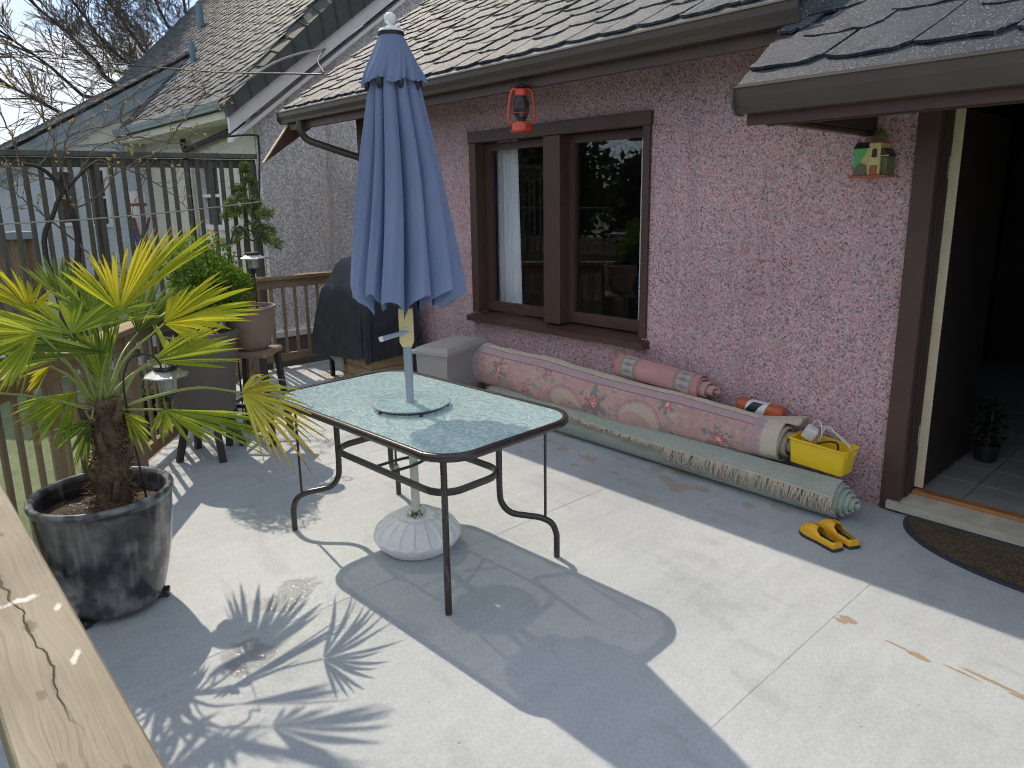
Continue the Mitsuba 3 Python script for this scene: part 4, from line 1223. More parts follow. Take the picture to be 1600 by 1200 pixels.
# what the window panes mirror: a board fence and dark trees on the far side of the garden
bf = thing('board_fence', 'plain board fence on the garden side, mirrored in the window panes', 'fence')
for i in range(64):
    part(bf, 'board', box(-18.0 + i * 0.22, -17.8 + i * 0.22, -6.02, -5.99, GZ, 0.75 + gr.uniform(-.01, .01), 0.003), 'm_fence_back')
part(bf, 'rail', box(-18.0, -4.0, -5.985, -5.94, 0.3, 0.4, 0.003), 'm_fence_back')
part(bf, 'rail', box(-18.0, -4.0, -5.985, -5.94, -0.9, -0.8, 0.003), 'm_fence_back')
for i, (x, y, h, r, lab) in enumerate(((-7.5, -8.6, 4.3, 2.0, 'broad dark evergreen behind the board fence, nearest the railing corner'), (-12.0, -9.0, 4.6, 2.2, 'tall dark evergreen in the middle of the row behind the board fence'), (-16.5, -8.5, 5.2, 2.3, 'dark evergreen at the far end of the row behind the board fence'), (-4.2, -4.2, 2.6, 1.2, 'rounded green shrub in front of the board fence'))):
    t = thing('evergreen_tree' if i < 3 else 'garden_shrub', lab, 'tree' if i < 3 else 'shrub', 'evergreens behind the board fence' if i < 3 else None)
    er = np.random.default_rng(60 + i)
    part(t, 'trunk', tube([(x, y, GZ - .1), (x + .1, y, GZ + h * 0.5), (x, y + .1, GZ + h * 0.8)], [0.2 * r / 2, 0.14 * r / 2, 0.05], 8), 'm_bark', smooth=True)
    p, n = bush_points((x, y, GZ + h * 0.62), (r, r, h * 0.42), 9000, er, 22, 0.4)
    part(t, 'crown', leaf_cloud(p, n + er.normal(size=n.shape) * 0.7, er.uniform(0.20, 0.36, len(p)), 0.6, er), 'm_leaf', kind='stuff', color=leaf_colors(p, er, (0.022, 0.030, 0.018), (0.075, 0.090, 0.050)))

# ================================================================== PATIO TABLE
TC, TA, TZ = A(-2.785, 1.915, 0), math.radians(2.5), 0.755
TR = rotz(TA)
tloc = lambda x, y, z: tuple(TR @ A(x, y, 0) + TC + A(0, 0, z))
table = thing('patio_table', 'rectangular patio table with rippled glass top and dark bronze tube frame', 'table')
TWD, THT, TRAD = 1.49, 0.865, 0.17
path = np.array(rrect(0, 0, TWD - 0.03, THT - 0.03, TRAD, 10))
# rim: a rounded box section swept round the top
sec = [(-0.013, -0.017), (0.006, -0.019), (0.015, -0.012), (0.016, 0.006), (0.011, 0.015), (0.0, 0.018), (-0.011, 0.015), (-0.014, 0.008)]
nxt, prv = np.roll(path, -1, 0), np.roll(path, 1, 0)
tan = nxt - prv
tan /= np.linalg.norm(tan, axis=1, keepdims=True)
nrm = np.stack([tan[:, 1], -tan[:, 0]], 1)
rings = [[tloc(p[0] + n[0] * a, p[1] + n[1] * a, TZ - 0.018 + b) for a, b in sec] for p, n in zip(path, nrm)]
part(table, 'rim', loft(rings, closed=True), 'm_bronze', smooth=50)
gp = sg.Polygon(rrect(0, 0, TWD - 0.052, THT - 0.052, TRAD - 0.012, 8)).difference(sg.Point(0.03, -0.04).buffer(0.024))
gm = trimesh.creation.extrude_polygon(gp, 0.001, engine='earcut')
keep = gm.face_normals[:, 2] > 0.5
gm = trimesh.Trimesh(gm.vertices, gm.faces[keep], process=False)
gm.remove_unreferenced_vertices()
gm.vertices = np.array([tloc(v[0], v[1], TZ - 0.008) for v in gm.vertices])
part(table, 'glass_top', gm, 'm_table_glass', label='rippled blue-green glass table top')
feet = {'N': (-2.145, 1.604), 'R': (-2.172, 2.306), 'L': (-3.377, 1.498), 'F': (-3.387, 2.181)}
knee = {'N': (-2.353, 1.759), 'R': (-2.354, 2.094), 'L': (-3.212, 1.700), 'F': (-3.200, 2.020)}
for k in 'NRLF':
    f0, k0 = A(*feet[k]), A(*knee[k])
    P3 = lambda t, z: tuple(np.append(k0 + (f0 - k0) * t, z))
    pts = [P3(0, TZ - 0.03), P3(0, 0.60), P3(0, 0.36), P3(0.05, 0.29), P3(0.20, 0.245), P3(0.45, 0.228), P3(0.70, 0.215), P3(0.90, 0.185), P3(0.99, 0.13), P3(1.0, 0.08), P3(1.0, 0.004)]
    part(table, 'leg', tube(spline(pts, 5), 0.0155, 12), 'm_bronze', smooth=50)
    part(table, 'strut', tube([P3(0.80, 0.20), tuple(np.append(k0 + (f0 - k0) * 0.80, TZ - 0.03))], 0.007, 8), 'm_bronze', smooth=50)
rc = sum(A(*knee[k]) for k in 'NRLF') / 4
rp = rrect(0, 0, 0.93, 0.40, 0.12, 6)
part(table, 'stretcher_ring', loft([[tuple(TR @ A(p[0] + n[0] * a, p[1] + n[1] * a, 0) + A(rc[0], rc[1], 0.46 + b)) for a, b in ((-.006, -.016), (.006, -.016), (.008, 0), (.006, .016), (-.006, .016), (-.008, 0))] for p, n in zip(rp, [unit(np.roll(rp, -1, 0)[i] - np.roll(rp, 1, 0)[i])[[1, 0]] * A(1, -1) for i in range(len(rp))])], closed=True), 'm_bronze', smooth=50)
for sx in (-1, 1):
    a0, b0 = A(rc[0] + sx * 0.06, rc[1] - 0.20, 0.46), A(rc[0] - sx * 0.06 + 0.0, rc[1] + 0.20, 0.46)
    part(table, 'cross_bar', tube(spline([a0, (a0 + b0) / 2 + A(sx * 0.05, 0, 0.0), b0], 6), 0.008, 8), 'm_bronze', smooth=50)

UX, UY = -2.755, 1.875
# glass turntable ringing the umbrella pole
ls = thing('turntable', 'round rippled glass turntable on the patio table around the umbrella pole', 'turntable')
dp = sg.Point(0, 0).buffer(0.190, 24).difference(sg.Point(0, 0).buffer(0.030))
dm = trimesh.creation.extrude_polygon(dp, 0.001, engine='earcut')
dm = trimesh.Trimesh(dm.vertices, dm.faces[dm.face_normals[:, 2] > 0.5], process=False)
dm.remove_unreferenced_vertices()
dm.vertices += A(UX, UY, TZ + 0.021)
part(ls, 'disc', dm, 'm_table_glass')
rg = [A(UX + 0.190 * math.cos(a), UY + 0.190 * math.sin(a), TZ + 0.019) for a in np.linspace(0, 2 * math.pi, 64, endpoint=False)]
part(ls, 'edge', tube(rg, 0.0035, 6, closed=True), 'm_pipe_blue', smooth=True)
part(ls, 'bearing', lathe([(0.15, 0.0), (0.17, 0.0), (0.17, 0.015), (0.15, 0.015)], 40, (UX, UY, TZ + 0.001), False), 'm_black')
for k in range(5):
    a = k * 2 * math.pi / 5 + 0.9
    part(ls, 'foot', moved(trimesh.creation.cylinder(0.008, 0.022, sections=10), None, (UX + 0.178 * math.cos(a), UY + 0.178 * math.sin(a), TZ + 0.005)), 'm_black')

# ================================================================== UMBRELLA
um = thing('patio_umbrella', 'closed blue market umbrella hanging in deep folds on a pole through the patio table', 'umbrella')
LEAN = A(0.004, -0.010)


def ux(z):
    return UX + LEAN[0] * z, UY + LEAN[1] * z


def canopy(z_top, hem, R_of, fold_of, n_pleat, seed, nt=396, nz=46, wrap=0.9, dip=-0.10):
    rnd = np.random.default_rng(seed)
    amp = rnd.uniform(0.75, 1.15, n_pleat)
    wid = rnd.uniform(0.8, 1.25, n_pleat)
    edge = np.concatenate([[0], np.cumsum(wid)]) / wid.sum()
    hemj = rnd.uniform(-0.02, 0.02, n_pleat)
    rows = []
    ph = np.linspace(0, 1, nt, endpoint=False)
    k = np.clip(np.searchsorted(edge, ph, side='right') - 1, 0, n_pleat - 1)
    f = (ph - edge[k]) / (edge[k + 1] - edge[k])
    shape = np.sin(math.pi * f ** 0.62) ** 0.55
    for i in range(nz):
        t = i / (nz - 1)
        zb = hem + hemj[k] + dip * (1 - shape) + 0.006 * np.sin(ph * 40)
        z = z_top + (zb - z_top) * t
        R = np.array([R_of(a) for a in z])
        fo = np.array([fold_of(a) for a in z])
        r = R * (1 - fo + fo * shape * amp[k] + 0.03 * np.sin(ph * 2 * math.pi * 23 + t * 5) * t)
        a = 2 * math.pi * (ph + wrap * fo * (shape - 0.4) * 0.09 + 0.012 * math.sin(t * 4))
        cx, cy = ux(z)
        rows.append(np.stack([cx + r * np.cos(a), cy + r * np.sin(a), z], 1))
    return loft(rows, caps=False)


Rm = lambda z: float(np.interp(z, [1.10, 1.36, 1.60, 1.85, 2.05, 2.22, 2.36], [0.285, 0.278, 0.238, 0.198, 0.160, 0.126, 0.095]))
Fm = lambda z: float(np.interp(z, [1.1, 1.6, 2.0, 2.2, 2.36], [0.52, 0.48, 0.42, 0.30, 0.15]))
part(um, 'canopy', canopy(2.36, 1.335, Rm, Fm, 11, 5), 'm_canvas', smooth=True)
Rv = lambda z: float(np.interp(z, [2.22, 2.27, 2.31, 2.40, 2.475], [0.152, 0.145, 0.130, 0.085, 0.048]))
Fv = lambda z: float(np.interp(z, [2.22, 2.32, 2.45, 2.48], [0.26, 0.16, 0.03, 0.0]))
part(um, 'vent_cap', canopy(2.475, 2.265, Rv, Fv, 8, 8, 240, 20, 0.2, 0.022), 'm_canvas', smooth=True)
part(um, 'vent_mesh', lathe([(0.055, 2.40), (0.100, 2.29)], 40, (*ux(2.35), 0), False), 'm_black', smooth=True)  # added black cone, paints the shade inside the vent cap
for k in range(8):
    a = 2 * math.pi * (k + 0.5) / 8 + 0.05
    c = ux(2.25)
    d = A(math.cos(a), math.sin(a), 0)
    part(um, 'vent_opening', moved(blob((0, 0, 0), (0.012, 0.015, 0.030), 2), rotz(a), A(c[0], c[1], 2.258) + d * 0.122), 'm_black', smooth=True)  # solid black blobs painting the shade of the gaps under the cap hem
tx, ty = ux(2.47)
part(um, 'crown_ring', lathe([(0.0, -0.012), (0.058, -0.010), (0.060, 0.002), (0.0, 0.004)], 28, (tx, ty, 2.474), False), 'm_black')
part(um, 'finial', lathe([(0.0, 0.0), (0.056, 0.0), (0.050, 0.012), (0.024, 0.020), (0.013, 0.028), (0.014, 0.034), (0.024, 0.042), (0.028, 0.056), (0.024, 0.070), (0.012, 0.080), (0.0, 0.083)], 28, (tx, ty, 2.479), False), 'm_white_plastic', smooth=35)
part(um, 'pole', tube([(*ux(2.47), 2.47), (*ux(1.0), 1.0), (*ux(0.60), 0.60)], 0.019, 16), 'm_pole', smooth=50)
part(um, 'lower_pole', tube([(*ux(0.62), 0.62), (*ux(0.17), 0.17)], 0.0225, 16), 'm_dirty_white', smooth=50, label='off-white lower pole below the table')
part(um, 'pole_sleeve', tube([(*ux(1.065), 1.065), (*ux(0.90), 0.90)], 0.0215, 16), 'm_pole', smooth=50)
cx0, cy0 = ux(1.15)
vd = unit(A(0.8, -0.6, 0))
sd = A(0.6, 0.8, 0)
cr = moved(hull([(a, b, c) for a in (-.028, .028) for b in (-.034, .034) for c in (-.06, .10)] + [(a, b, -.085) for a in (-.02, .02) for b in (-.022, .022)]), np.stack([vd, np.cross([0, 0, 1], vd), A(0, 0, 1)], 1), (cx0, cy0, 1.145))
part(um, 'crank_housing', cr, 'm_crank', label='cream plastic crank housing')
hb = A(cx0, cy0, 1.14) + vd * 0.03
part(um, 'crank_hub', tube([hb - vd * 0.002, hb + vd * 0.016], 0.017, 14), 'm_dirty_white', smooth=40)
he = hb + vd * 0.035 - sd * 0.115 - A(0, 0, 0.028)
part(um, 'crank_handle', tube([hb + vd * 0.012 + sd * 0.008, hb + vd * 0.022 - sd * 0.04 - A(0, 0, .010), he], [0.010, 0.011, 0.0125], 10), 'm_pole', smooth=50)
part(um, 'crank_knob', tube([he - unit(he - hb) * 0.006, he + unit(he - hb) * 0.012], 0.0128, 12), 'm_white_plastic', smooth=40)
for k in range(8):
    a = k * math.pi / 4 + 0.2
    b = ux(1.30)
    part(um, 'rib', tube([(ux(2.38)[0] + 0.05 * math.cos(a), ux(2.38)[1] + 0.05 * math.sin(a), 2.38), (b[0] + 0.12 * math.cos(a), b[1] + 0.12 * math.sin(a), 1.31)], 0.007, 6), 'm_pole', smooth=50)

# fluted base
ub = thing('umbrella_base', 'white fluted plastic umbrella base on the deck under the patio table', 'umbrella base')
prof = [(0.0, 0.004), (0.150, 0.004), (0.182, 0.020), (0.208, 0.045), (0.222, 0.070), (0.224, 0.088), (0.215, 0.106), (0.192, 0.130), (0.160, 0.152), (0.125, 0.170), (0.100, 0.180)]
pp = spline([(r, z, 0) for r, z in prof], 5)
seg = 288
ang = np.arange(seg) * 2 * math.pi / seg
rings = []
for i, (r, z, _) in enumerate(pp):
    t = np.clip((z - 0.060) / 0.12, 0, 1)
    ph = (ang * 18 / (2 * math.pi)) % 1.0
    w = np.abs(ph - 0.5) * 2
    cut = 0.0
    tongue = 1 - np.clip((w - 0.80) / 0.12, 0, 1)                         # flat petal with narrow rib between
    lower = np.clip((z - (0.078 + 0.030 * w ** 3)) / 0.008, 0, 1) * (1 if r > 0.1 and z > 0.06 else 0)
    rr = r - 0.011 * tongue * lower + 0.004 * (1 - tongue) * lower
    rings.append(np.stack([UX + rr * np.cos(ang), UY + rr * np.sin(ang), 0 * ang + z], 1))
part(ub, 'shell', loft(rings, caps=False), 'm_white_plastic', smooth=30)
part(ub, 'top_plate', lathe([(0.0, 0.178), (0.104, 0.178), (0.106, 0.184), (0.098, 0.190), (0.0, 0.191)], 48, (UX, UY, 0), False), 'm_white_plastic', smooth=35)
part(ub, 'collar', lathe([(0.024, 0.190), (0.048, 0.190), (0.050, 0.198), (0.040, 0.204), (0.036, 0.222), (0.026, 0.224)], 32, (UX, UY, 0), False), 'm_dirty_white', smooth=35)
mr = np.random.default_rng(6)
mp = A(UX + 0.04, UY - 0.035, 0.197) + mr.normal(size=(60, 3)) * A(0.016, 0.016, 0.004)
part(ub, 'moss', leaf_cloud(mp, mr.normal(size=(60, 3)) + A(0, 0, 1), 0.016, 0.5, mr), 'm_leaf', kind='stuff', color=np.tile(A(0.12, 0.16, 0.03), (240, 1)))
part(ub, 'lower_lip', lathe([(0.150, 0.0), (0.170, 0.0), (0.176, 0.012), (0.150, 0.012)], 48, (UX, UY, 0.001), False), 'm_grey_plastic')

# ================================================================== GLAZED POT, PALM
PX, PY = -3.255, 0.585
gpot = thing('glazed_pot', 'large dark glazed pot in the foreground holding the fan palm', 'plant pot')
pot_prof = [(0.0, 0.035), (0.185, 0.035), (0.197, 0.045), (0.222, 0.14), (0.247, 0.26), (0.263, 0.38), (0.271, 0.47), (0.272, 0.505), (0.281, 0.518), (0.284, 0.532), (0.278, 0.545), (0.266, 0.548), (0.255, 0.540), (0.249, 0.520), (0.245, 0.44), (0.0, 0.43)]
part(gpot, 'body', lathe([tuple(q[:2]) for q in spline([(r, z, 0) for r, z in pot_prof[1:-1]], 4)], 72, (PX, PY, 0), False), 'm_glaze', smooth=40)
part(gpot, 'underside', lathe([(0.0, 0.036), (0.186, 0.036)], 48, (PX, PY, 0), False), 'm_glaze')
for k in range(3):
    a = -0.95 + k * 2 * math.pi / 3
    part(gpot, 'pot_foot', moved(box(-0.03, 0.05, -0.028, 0.028, 0.001, 0.035, 0.006), rotz(a), (PX + 0.165 * math.cos(a), PY + 0.165 * math.sin(a), 0)), 'm_glaze')
sn = 40
sr, sa = np.meshgrid(np.linspace(0.004, 0.247, 14), np.arange(sn) * 2 * math.pi / sn, indexing='ij')
sx_, sy_ = PX + sr * np.cos(sa), PY + sr * np.sin(sa)
sz_ = 0.452 + 0.05 * np.exp(-((sr / 0.10) ** 2)) + (meshkit.fbm(np.stack([sx_ * 22, sy_ * 22, sx_ * 0], -1), 4, 2) - 0.5) * 0.045
part(gpot, 'soil', loft(np.stack([sx_, sy_, sz_], -1)[::-1], caps=True), 'm_soil', smooth=True)

palm = thing('fan_palm', 'small fan palm with backlit yellow-green fronds growing in the dark glazed pot', 'palm')
prd = np.random.default_rng(101)
taxis = spline([(PX + 0.02, PY + 0.03, 0.44), (PX + 0.015, PY + 0.045, 0.62), (PX + 0.0, PY + 0.06, 0.80), (PX - 0.005, PY + 0.07, 0.94)], 6)
trk = []
for i, c in enumerate(taxis):
    t = i / (len(taxis) - 1)
    a = np.arange(28) * 2 * math.pi / 28
    r = (0.068 - 0.022 * t + 0.007 * math.sin(t * 22)) * (1 + 0.10 * (meshkit.noise(np.stack([np.cos(a) * 3, np.sin(a) * 3, 0 * a + t * 9], -1), 5) - 0.5) * 2)
    trk.append(np.stack([c[0] + r * np.cos(a), c[1] + r * np.sin(a), 0 * a + c[2]], 1))
part(palm, 'trunk', loft(trk), 'm_fibre', smooth=True)
fp, fn_ = [], []
for _ in range(900):
    t = prd.random()
    c = taxis[int(t * (len(taxis) - 1))]
    a = prd.random() * 2 * math.pi
    d = A(math.cos(a), math.sin(a), 0)
    fp.append(c + d * (0.062 - 0.020 * t))
    fn_.append(d * 0.8 + A(0, 0, prd.uniform(-0.9, 0.9)) + prd.normal(size=3) * 0.4)
part(palm, 'fibre', leaf_cloud(np.array(fp), np.array(fn_), prd.uniform(0.03, 0.075, 900), 0.06, prd), 'm_fibre', kind='stuff')
for k in range(9):                                           # stubs of cut leaf stalks
    a, t = k * 2.4, 0.15 + 0.08 * k
    c = taxis[int(t * (len(taxis) - 1))]
    d = A(math.cos(a), math.sin(a), 0)
    part(palm, 'leaf_base', tube([c + d * 0.05, c + d * 0.085 + A(0, 0, 0.05), c + d * 0.10 + A(0, 0, 0.11)], [0.022, 0.016, 0.008], 6), 'm_fibre', smooth=True)


def frond(start, hub, tips, n, mat, droop=0.05, fuse=0.5, twist=0.0, petiole=True, wfac=1.0, via=None):
    f = numbered(palm + '__frond')
    start, hub = A(*start), A(*hub)
    tips = [A(*t) for t in tips]
    u = np.linspace(0, 1, n)
    s = np.linspace(0, 1, len(tips))
    if len(tips) > 2:
        sp = spline(tips, 12)
        tp = np.stack([np.interp(u, np.linspace(0, 1, len(sp)), sp[:, k]) for k in range(3)], 1)
    else:
        tp = np.stack([np.interp(u, s, [t[k] for t in tips]) for k in range(3)], 1)
    mid = (start + hub) / 2 + A(0, 0, 0.04)
    pts = spline([start, *( [A(*v) for v in via] if via else [mid]), hub], 6)
    put(f, mikit.ply(tube(pts, np.linspace(0.009, 0.0045, len(pts)), 6), 'm_petiole', smooth=True))
    dirs = tp - hub
    dirs += prd.normal(size=dirs.shape) * 0.012
    lens = np.linalg.norm(dirs, axis=1) * prd.uniform(1.0, 1.2, n)
    dirs /= np.linalg.norm(dirs, axis=1, keepdims=True)
    for i in range(n):
        a = dirs[max(i - 1, 0)]
        b = dirs[min(i + 1, n - 1)]
        side = b - a
        spread = np.linalg.norm(side) / (2 if 0 < i < n - 1 else 1)
        d = dirs[i]
        side = side - d * (side @ d)
        side = unit(side)
        up = np.cross(d, side)
        if up[2] < 0:
            up = -up
        L = lens[i]
        rows = []
        jit = prd.normal() * 0.02
        dro = droop * prd.uniform(0.6, 1.6)
        for t in (0.03, 0.2, 0.5, 0.66, 0.82, 0.93, 1.0):
            half = min(spread * t * L * 0.62, 0.021 * wfac) if t <= fuse else None
            if half is None:
                h0 = min(spread * fuse * L * 0.62, 0.021 * wfac)
                half = h0 * (1 - ((t - fuse) / (1 - fuse)) ** 2.2) + 0.0006
            half = max(half, 0.0012)
            c = hub + d * L * t - A(0, 0, 1) * dro * L * max(0, t - 0.35) ** 2 * 2.2 + side * jit * L * max(0, t - fuse) ** 2
            fold = half * 0.85
            rows.append((c - side * half + up * fold * 0.5, c - up * fold * 0.5, c + side * half + up * fold * 0.5))
        v = np.array(rows).reshape(-1, 3)
        uvx = np.repeat([0.03, 0.2, 0.5, 0.66, 0.82, 0.93, 1.0], 3)
        fcs = []
        for r in range(6):
            for q in (0, 1):
                k = r * 3 + q
                fcs += [(k, k + 1, k + 4), (k, k + 4, k + 3)]
        part(f, 'leaflet', trimesh.Trimesh(v, fcs, process=False), mat, uv=np.stack([uvx, np.tile([0, .5, 1], 7)], 1))


CR = tuple(taxis[-1])
CRa, CRb = tuple(taxis[-1] + A(0.02, 0.03, -0.05)), tuple(taxis[-1] + A(-0.02, -0.03, -0.06))
MY, MG, MD, MB = 'm_palm_yellow', 'm_palm_green', 'm_palm_dark', 'm_palm_brown'
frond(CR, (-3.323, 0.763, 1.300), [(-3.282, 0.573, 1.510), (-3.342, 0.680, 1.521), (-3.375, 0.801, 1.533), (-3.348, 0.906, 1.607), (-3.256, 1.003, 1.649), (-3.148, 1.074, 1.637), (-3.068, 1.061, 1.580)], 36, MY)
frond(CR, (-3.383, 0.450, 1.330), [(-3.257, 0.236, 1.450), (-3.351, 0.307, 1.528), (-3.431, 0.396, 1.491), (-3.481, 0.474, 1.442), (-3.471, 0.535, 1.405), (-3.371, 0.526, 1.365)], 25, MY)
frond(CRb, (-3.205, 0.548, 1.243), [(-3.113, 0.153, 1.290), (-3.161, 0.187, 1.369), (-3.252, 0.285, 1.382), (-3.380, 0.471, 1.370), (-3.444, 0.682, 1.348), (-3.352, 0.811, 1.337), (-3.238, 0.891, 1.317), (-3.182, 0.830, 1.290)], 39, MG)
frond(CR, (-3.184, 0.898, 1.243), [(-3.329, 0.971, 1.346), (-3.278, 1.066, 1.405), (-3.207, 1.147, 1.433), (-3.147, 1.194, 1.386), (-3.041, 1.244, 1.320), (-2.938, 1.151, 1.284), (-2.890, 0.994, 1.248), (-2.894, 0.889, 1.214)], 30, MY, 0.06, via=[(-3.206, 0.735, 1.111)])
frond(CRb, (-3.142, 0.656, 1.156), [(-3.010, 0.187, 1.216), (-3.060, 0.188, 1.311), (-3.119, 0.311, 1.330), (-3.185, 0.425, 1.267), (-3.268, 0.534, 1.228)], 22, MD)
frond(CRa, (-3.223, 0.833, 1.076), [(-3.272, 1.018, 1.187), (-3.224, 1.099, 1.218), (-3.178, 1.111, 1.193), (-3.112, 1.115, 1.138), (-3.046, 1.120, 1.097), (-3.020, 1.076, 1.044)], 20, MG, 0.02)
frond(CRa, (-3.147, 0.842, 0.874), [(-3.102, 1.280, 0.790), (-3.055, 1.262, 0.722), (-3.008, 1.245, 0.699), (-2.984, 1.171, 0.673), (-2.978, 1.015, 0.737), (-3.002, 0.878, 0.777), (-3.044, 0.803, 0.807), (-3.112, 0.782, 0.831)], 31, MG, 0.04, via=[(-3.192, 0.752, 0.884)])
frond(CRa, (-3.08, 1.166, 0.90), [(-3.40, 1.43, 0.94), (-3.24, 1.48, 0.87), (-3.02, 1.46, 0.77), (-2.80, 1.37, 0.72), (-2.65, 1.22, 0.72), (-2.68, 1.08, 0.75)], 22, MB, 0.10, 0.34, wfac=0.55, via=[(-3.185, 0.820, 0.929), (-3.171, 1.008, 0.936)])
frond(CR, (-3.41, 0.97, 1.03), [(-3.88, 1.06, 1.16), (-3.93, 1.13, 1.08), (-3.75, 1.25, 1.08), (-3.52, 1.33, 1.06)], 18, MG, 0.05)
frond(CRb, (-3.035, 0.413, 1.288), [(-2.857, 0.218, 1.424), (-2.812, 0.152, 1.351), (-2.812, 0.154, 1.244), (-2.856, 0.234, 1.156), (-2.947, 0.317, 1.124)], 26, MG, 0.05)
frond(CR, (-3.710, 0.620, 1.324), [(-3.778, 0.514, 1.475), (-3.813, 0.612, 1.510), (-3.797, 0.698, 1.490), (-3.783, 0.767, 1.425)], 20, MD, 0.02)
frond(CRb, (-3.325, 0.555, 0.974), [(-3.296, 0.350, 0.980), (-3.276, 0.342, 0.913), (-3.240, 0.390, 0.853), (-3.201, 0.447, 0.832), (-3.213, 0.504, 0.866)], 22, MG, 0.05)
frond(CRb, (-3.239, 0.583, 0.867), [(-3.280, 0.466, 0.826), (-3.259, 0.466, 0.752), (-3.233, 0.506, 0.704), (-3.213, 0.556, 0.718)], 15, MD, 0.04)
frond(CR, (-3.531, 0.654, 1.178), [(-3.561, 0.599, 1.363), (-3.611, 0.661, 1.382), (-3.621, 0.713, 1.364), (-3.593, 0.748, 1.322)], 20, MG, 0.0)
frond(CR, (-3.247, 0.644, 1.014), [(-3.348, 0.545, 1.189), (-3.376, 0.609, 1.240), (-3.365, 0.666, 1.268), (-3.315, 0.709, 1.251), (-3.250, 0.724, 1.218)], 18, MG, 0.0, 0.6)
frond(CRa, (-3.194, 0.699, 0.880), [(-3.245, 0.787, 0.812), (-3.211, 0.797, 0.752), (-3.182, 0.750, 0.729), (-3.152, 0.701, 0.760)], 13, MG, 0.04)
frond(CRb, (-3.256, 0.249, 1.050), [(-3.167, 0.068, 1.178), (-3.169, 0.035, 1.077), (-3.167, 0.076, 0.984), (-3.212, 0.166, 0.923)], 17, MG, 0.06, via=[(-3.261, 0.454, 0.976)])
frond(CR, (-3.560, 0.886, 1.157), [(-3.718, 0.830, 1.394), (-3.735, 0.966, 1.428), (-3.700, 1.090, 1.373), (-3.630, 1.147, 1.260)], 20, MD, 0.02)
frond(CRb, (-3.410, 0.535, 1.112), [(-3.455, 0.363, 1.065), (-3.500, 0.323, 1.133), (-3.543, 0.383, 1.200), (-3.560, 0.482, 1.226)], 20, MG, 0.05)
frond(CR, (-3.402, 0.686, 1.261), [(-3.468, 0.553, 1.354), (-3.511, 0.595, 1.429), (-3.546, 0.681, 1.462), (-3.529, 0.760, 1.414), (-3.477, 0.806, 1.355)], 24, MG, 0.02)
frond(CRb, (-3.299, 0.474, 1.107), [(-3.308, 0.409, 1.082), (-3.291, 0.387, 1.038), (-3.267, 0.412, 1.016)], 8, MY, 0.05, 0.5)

# shepherd's hook and lantern at the palm pot
hk = thing('shepherd_hook', 'thin black shepherd hook standing in the soil of the dark glazed pot', 'garden hook')
h0 = A(-3.185, 0.745, 0.0)
hd = unit(A(0.45, 0.80, 0))
hp_ = [h0 + A(0, 0, 0.40), h0 + A(-0.02, -0.02, 0.75), h0 + A(-0.03, -0.03, 0.98), h0 + A(-0.02, -0.02, 1.08) + hd * 0.01, h0 + A(-.02, -.02, 1.125) + hd * 0.05, h0 + A(-.02, -.02, 1.12) + hd * 0.11, h0 + A(-.02, -.02, 1.085) + hd * 0.14, h0 + A(-.02, -.02, 1.06) + hd * 0.145, h0 + A(-.02, -.02, 1.05) + hd * 0.16, h0 + A(-.02, -.02, 1.065) + hd * 0.18]
part(hk, 'rod', tube(spline(hp_, 7), 0.0042, 8), 'm_black', smooth=True)


def lantern(c, s, label, stake=None):
    t = thing('solar_lantern', label, 'lantern', 'small solar lanterns on the deck')
    c = A(*c)
    n6 = 8
    part(t, 'shade', lathe([(0.030 * s, 0.0), (0.098 * s, -0.034 * s), (0.100 * s, -0.040 * s), (0.052 * s, -0.036 * s), (0.03 * s, -0.02 * s)], n6, c, False), 'm_chrome_dull')
    part(t, 'solar_cap', lathe([(0.0, 0.012 * s), (0.050 * s, 0.010 * s), (0.054 * s, 0.0), (0.050 * s, -0.010 * s), (0.0, -0.010 * s)], 20, c, False), 'm_black', smooth=30)
    part(t, 'glass', lathe([(0.046 * s, -0.036 * s), (0.036 * s, -0.118 * s)], 20, c, False), 'm_lamp_glass', smooth=True)
    part(t, 'bulb', lathe([(0.0, -0.05 * s), (0.014 * s, -0.06 * s), (0.016 * s, -0.095 * s), (0.0, -0.115 * s)], 12, c, False), 'm_dirty_white', smooth=True)
    for k in range(4):
        a = k * math.pi / 2 + 0.4
        d = A(math.cos(a), math.sin(a), 0)
        part(t, 'bar', tube([c + d * 0.049 * s - A(0, 0, 0.036 * s), c + d * 0.039 * s - A(0, 0, 0.118 * s)], 0.0028 * s, 5), 'm_chrome_dull')
    part(t, 'base', lathe([(0.0, -0.112 * s), (0.040 * s, -0.116 * s), (0.044 * s, -0.122 * s), (0.038 * s, -0.130 * s), (0.022 * s, -0.136 * s), (0.018 * s, -0.158 * s), (0.0, -0.162 * s)], 20, c, False), 'm_black', smooth=30)
    if stake:
        part(t, 'stake', tube([c - A(0, 0, 0.15 * s), A(*stake)], 0.0075, 8), 'm_black', smooth=True)
    return t


plain('m_chrome_dull', (0.50, 0.51, 0.53), 0.35, 0.08, 30.0, metallic=0.6)
lc = A(*(-3.520, 0.978, 0.979))
lantern(lc, 1.05, 'silver and glass solar lantern hanging behind the fan palm, near the dark glazed pot')
tip = hp_[-1]
part(hk, 'hanger', tube(spline([tip, (tip + lc) / 2 + A(0, 0, 0.02), lc + A(0, 0, 0.01)], 5), 0.0025, 5), 'm_black')

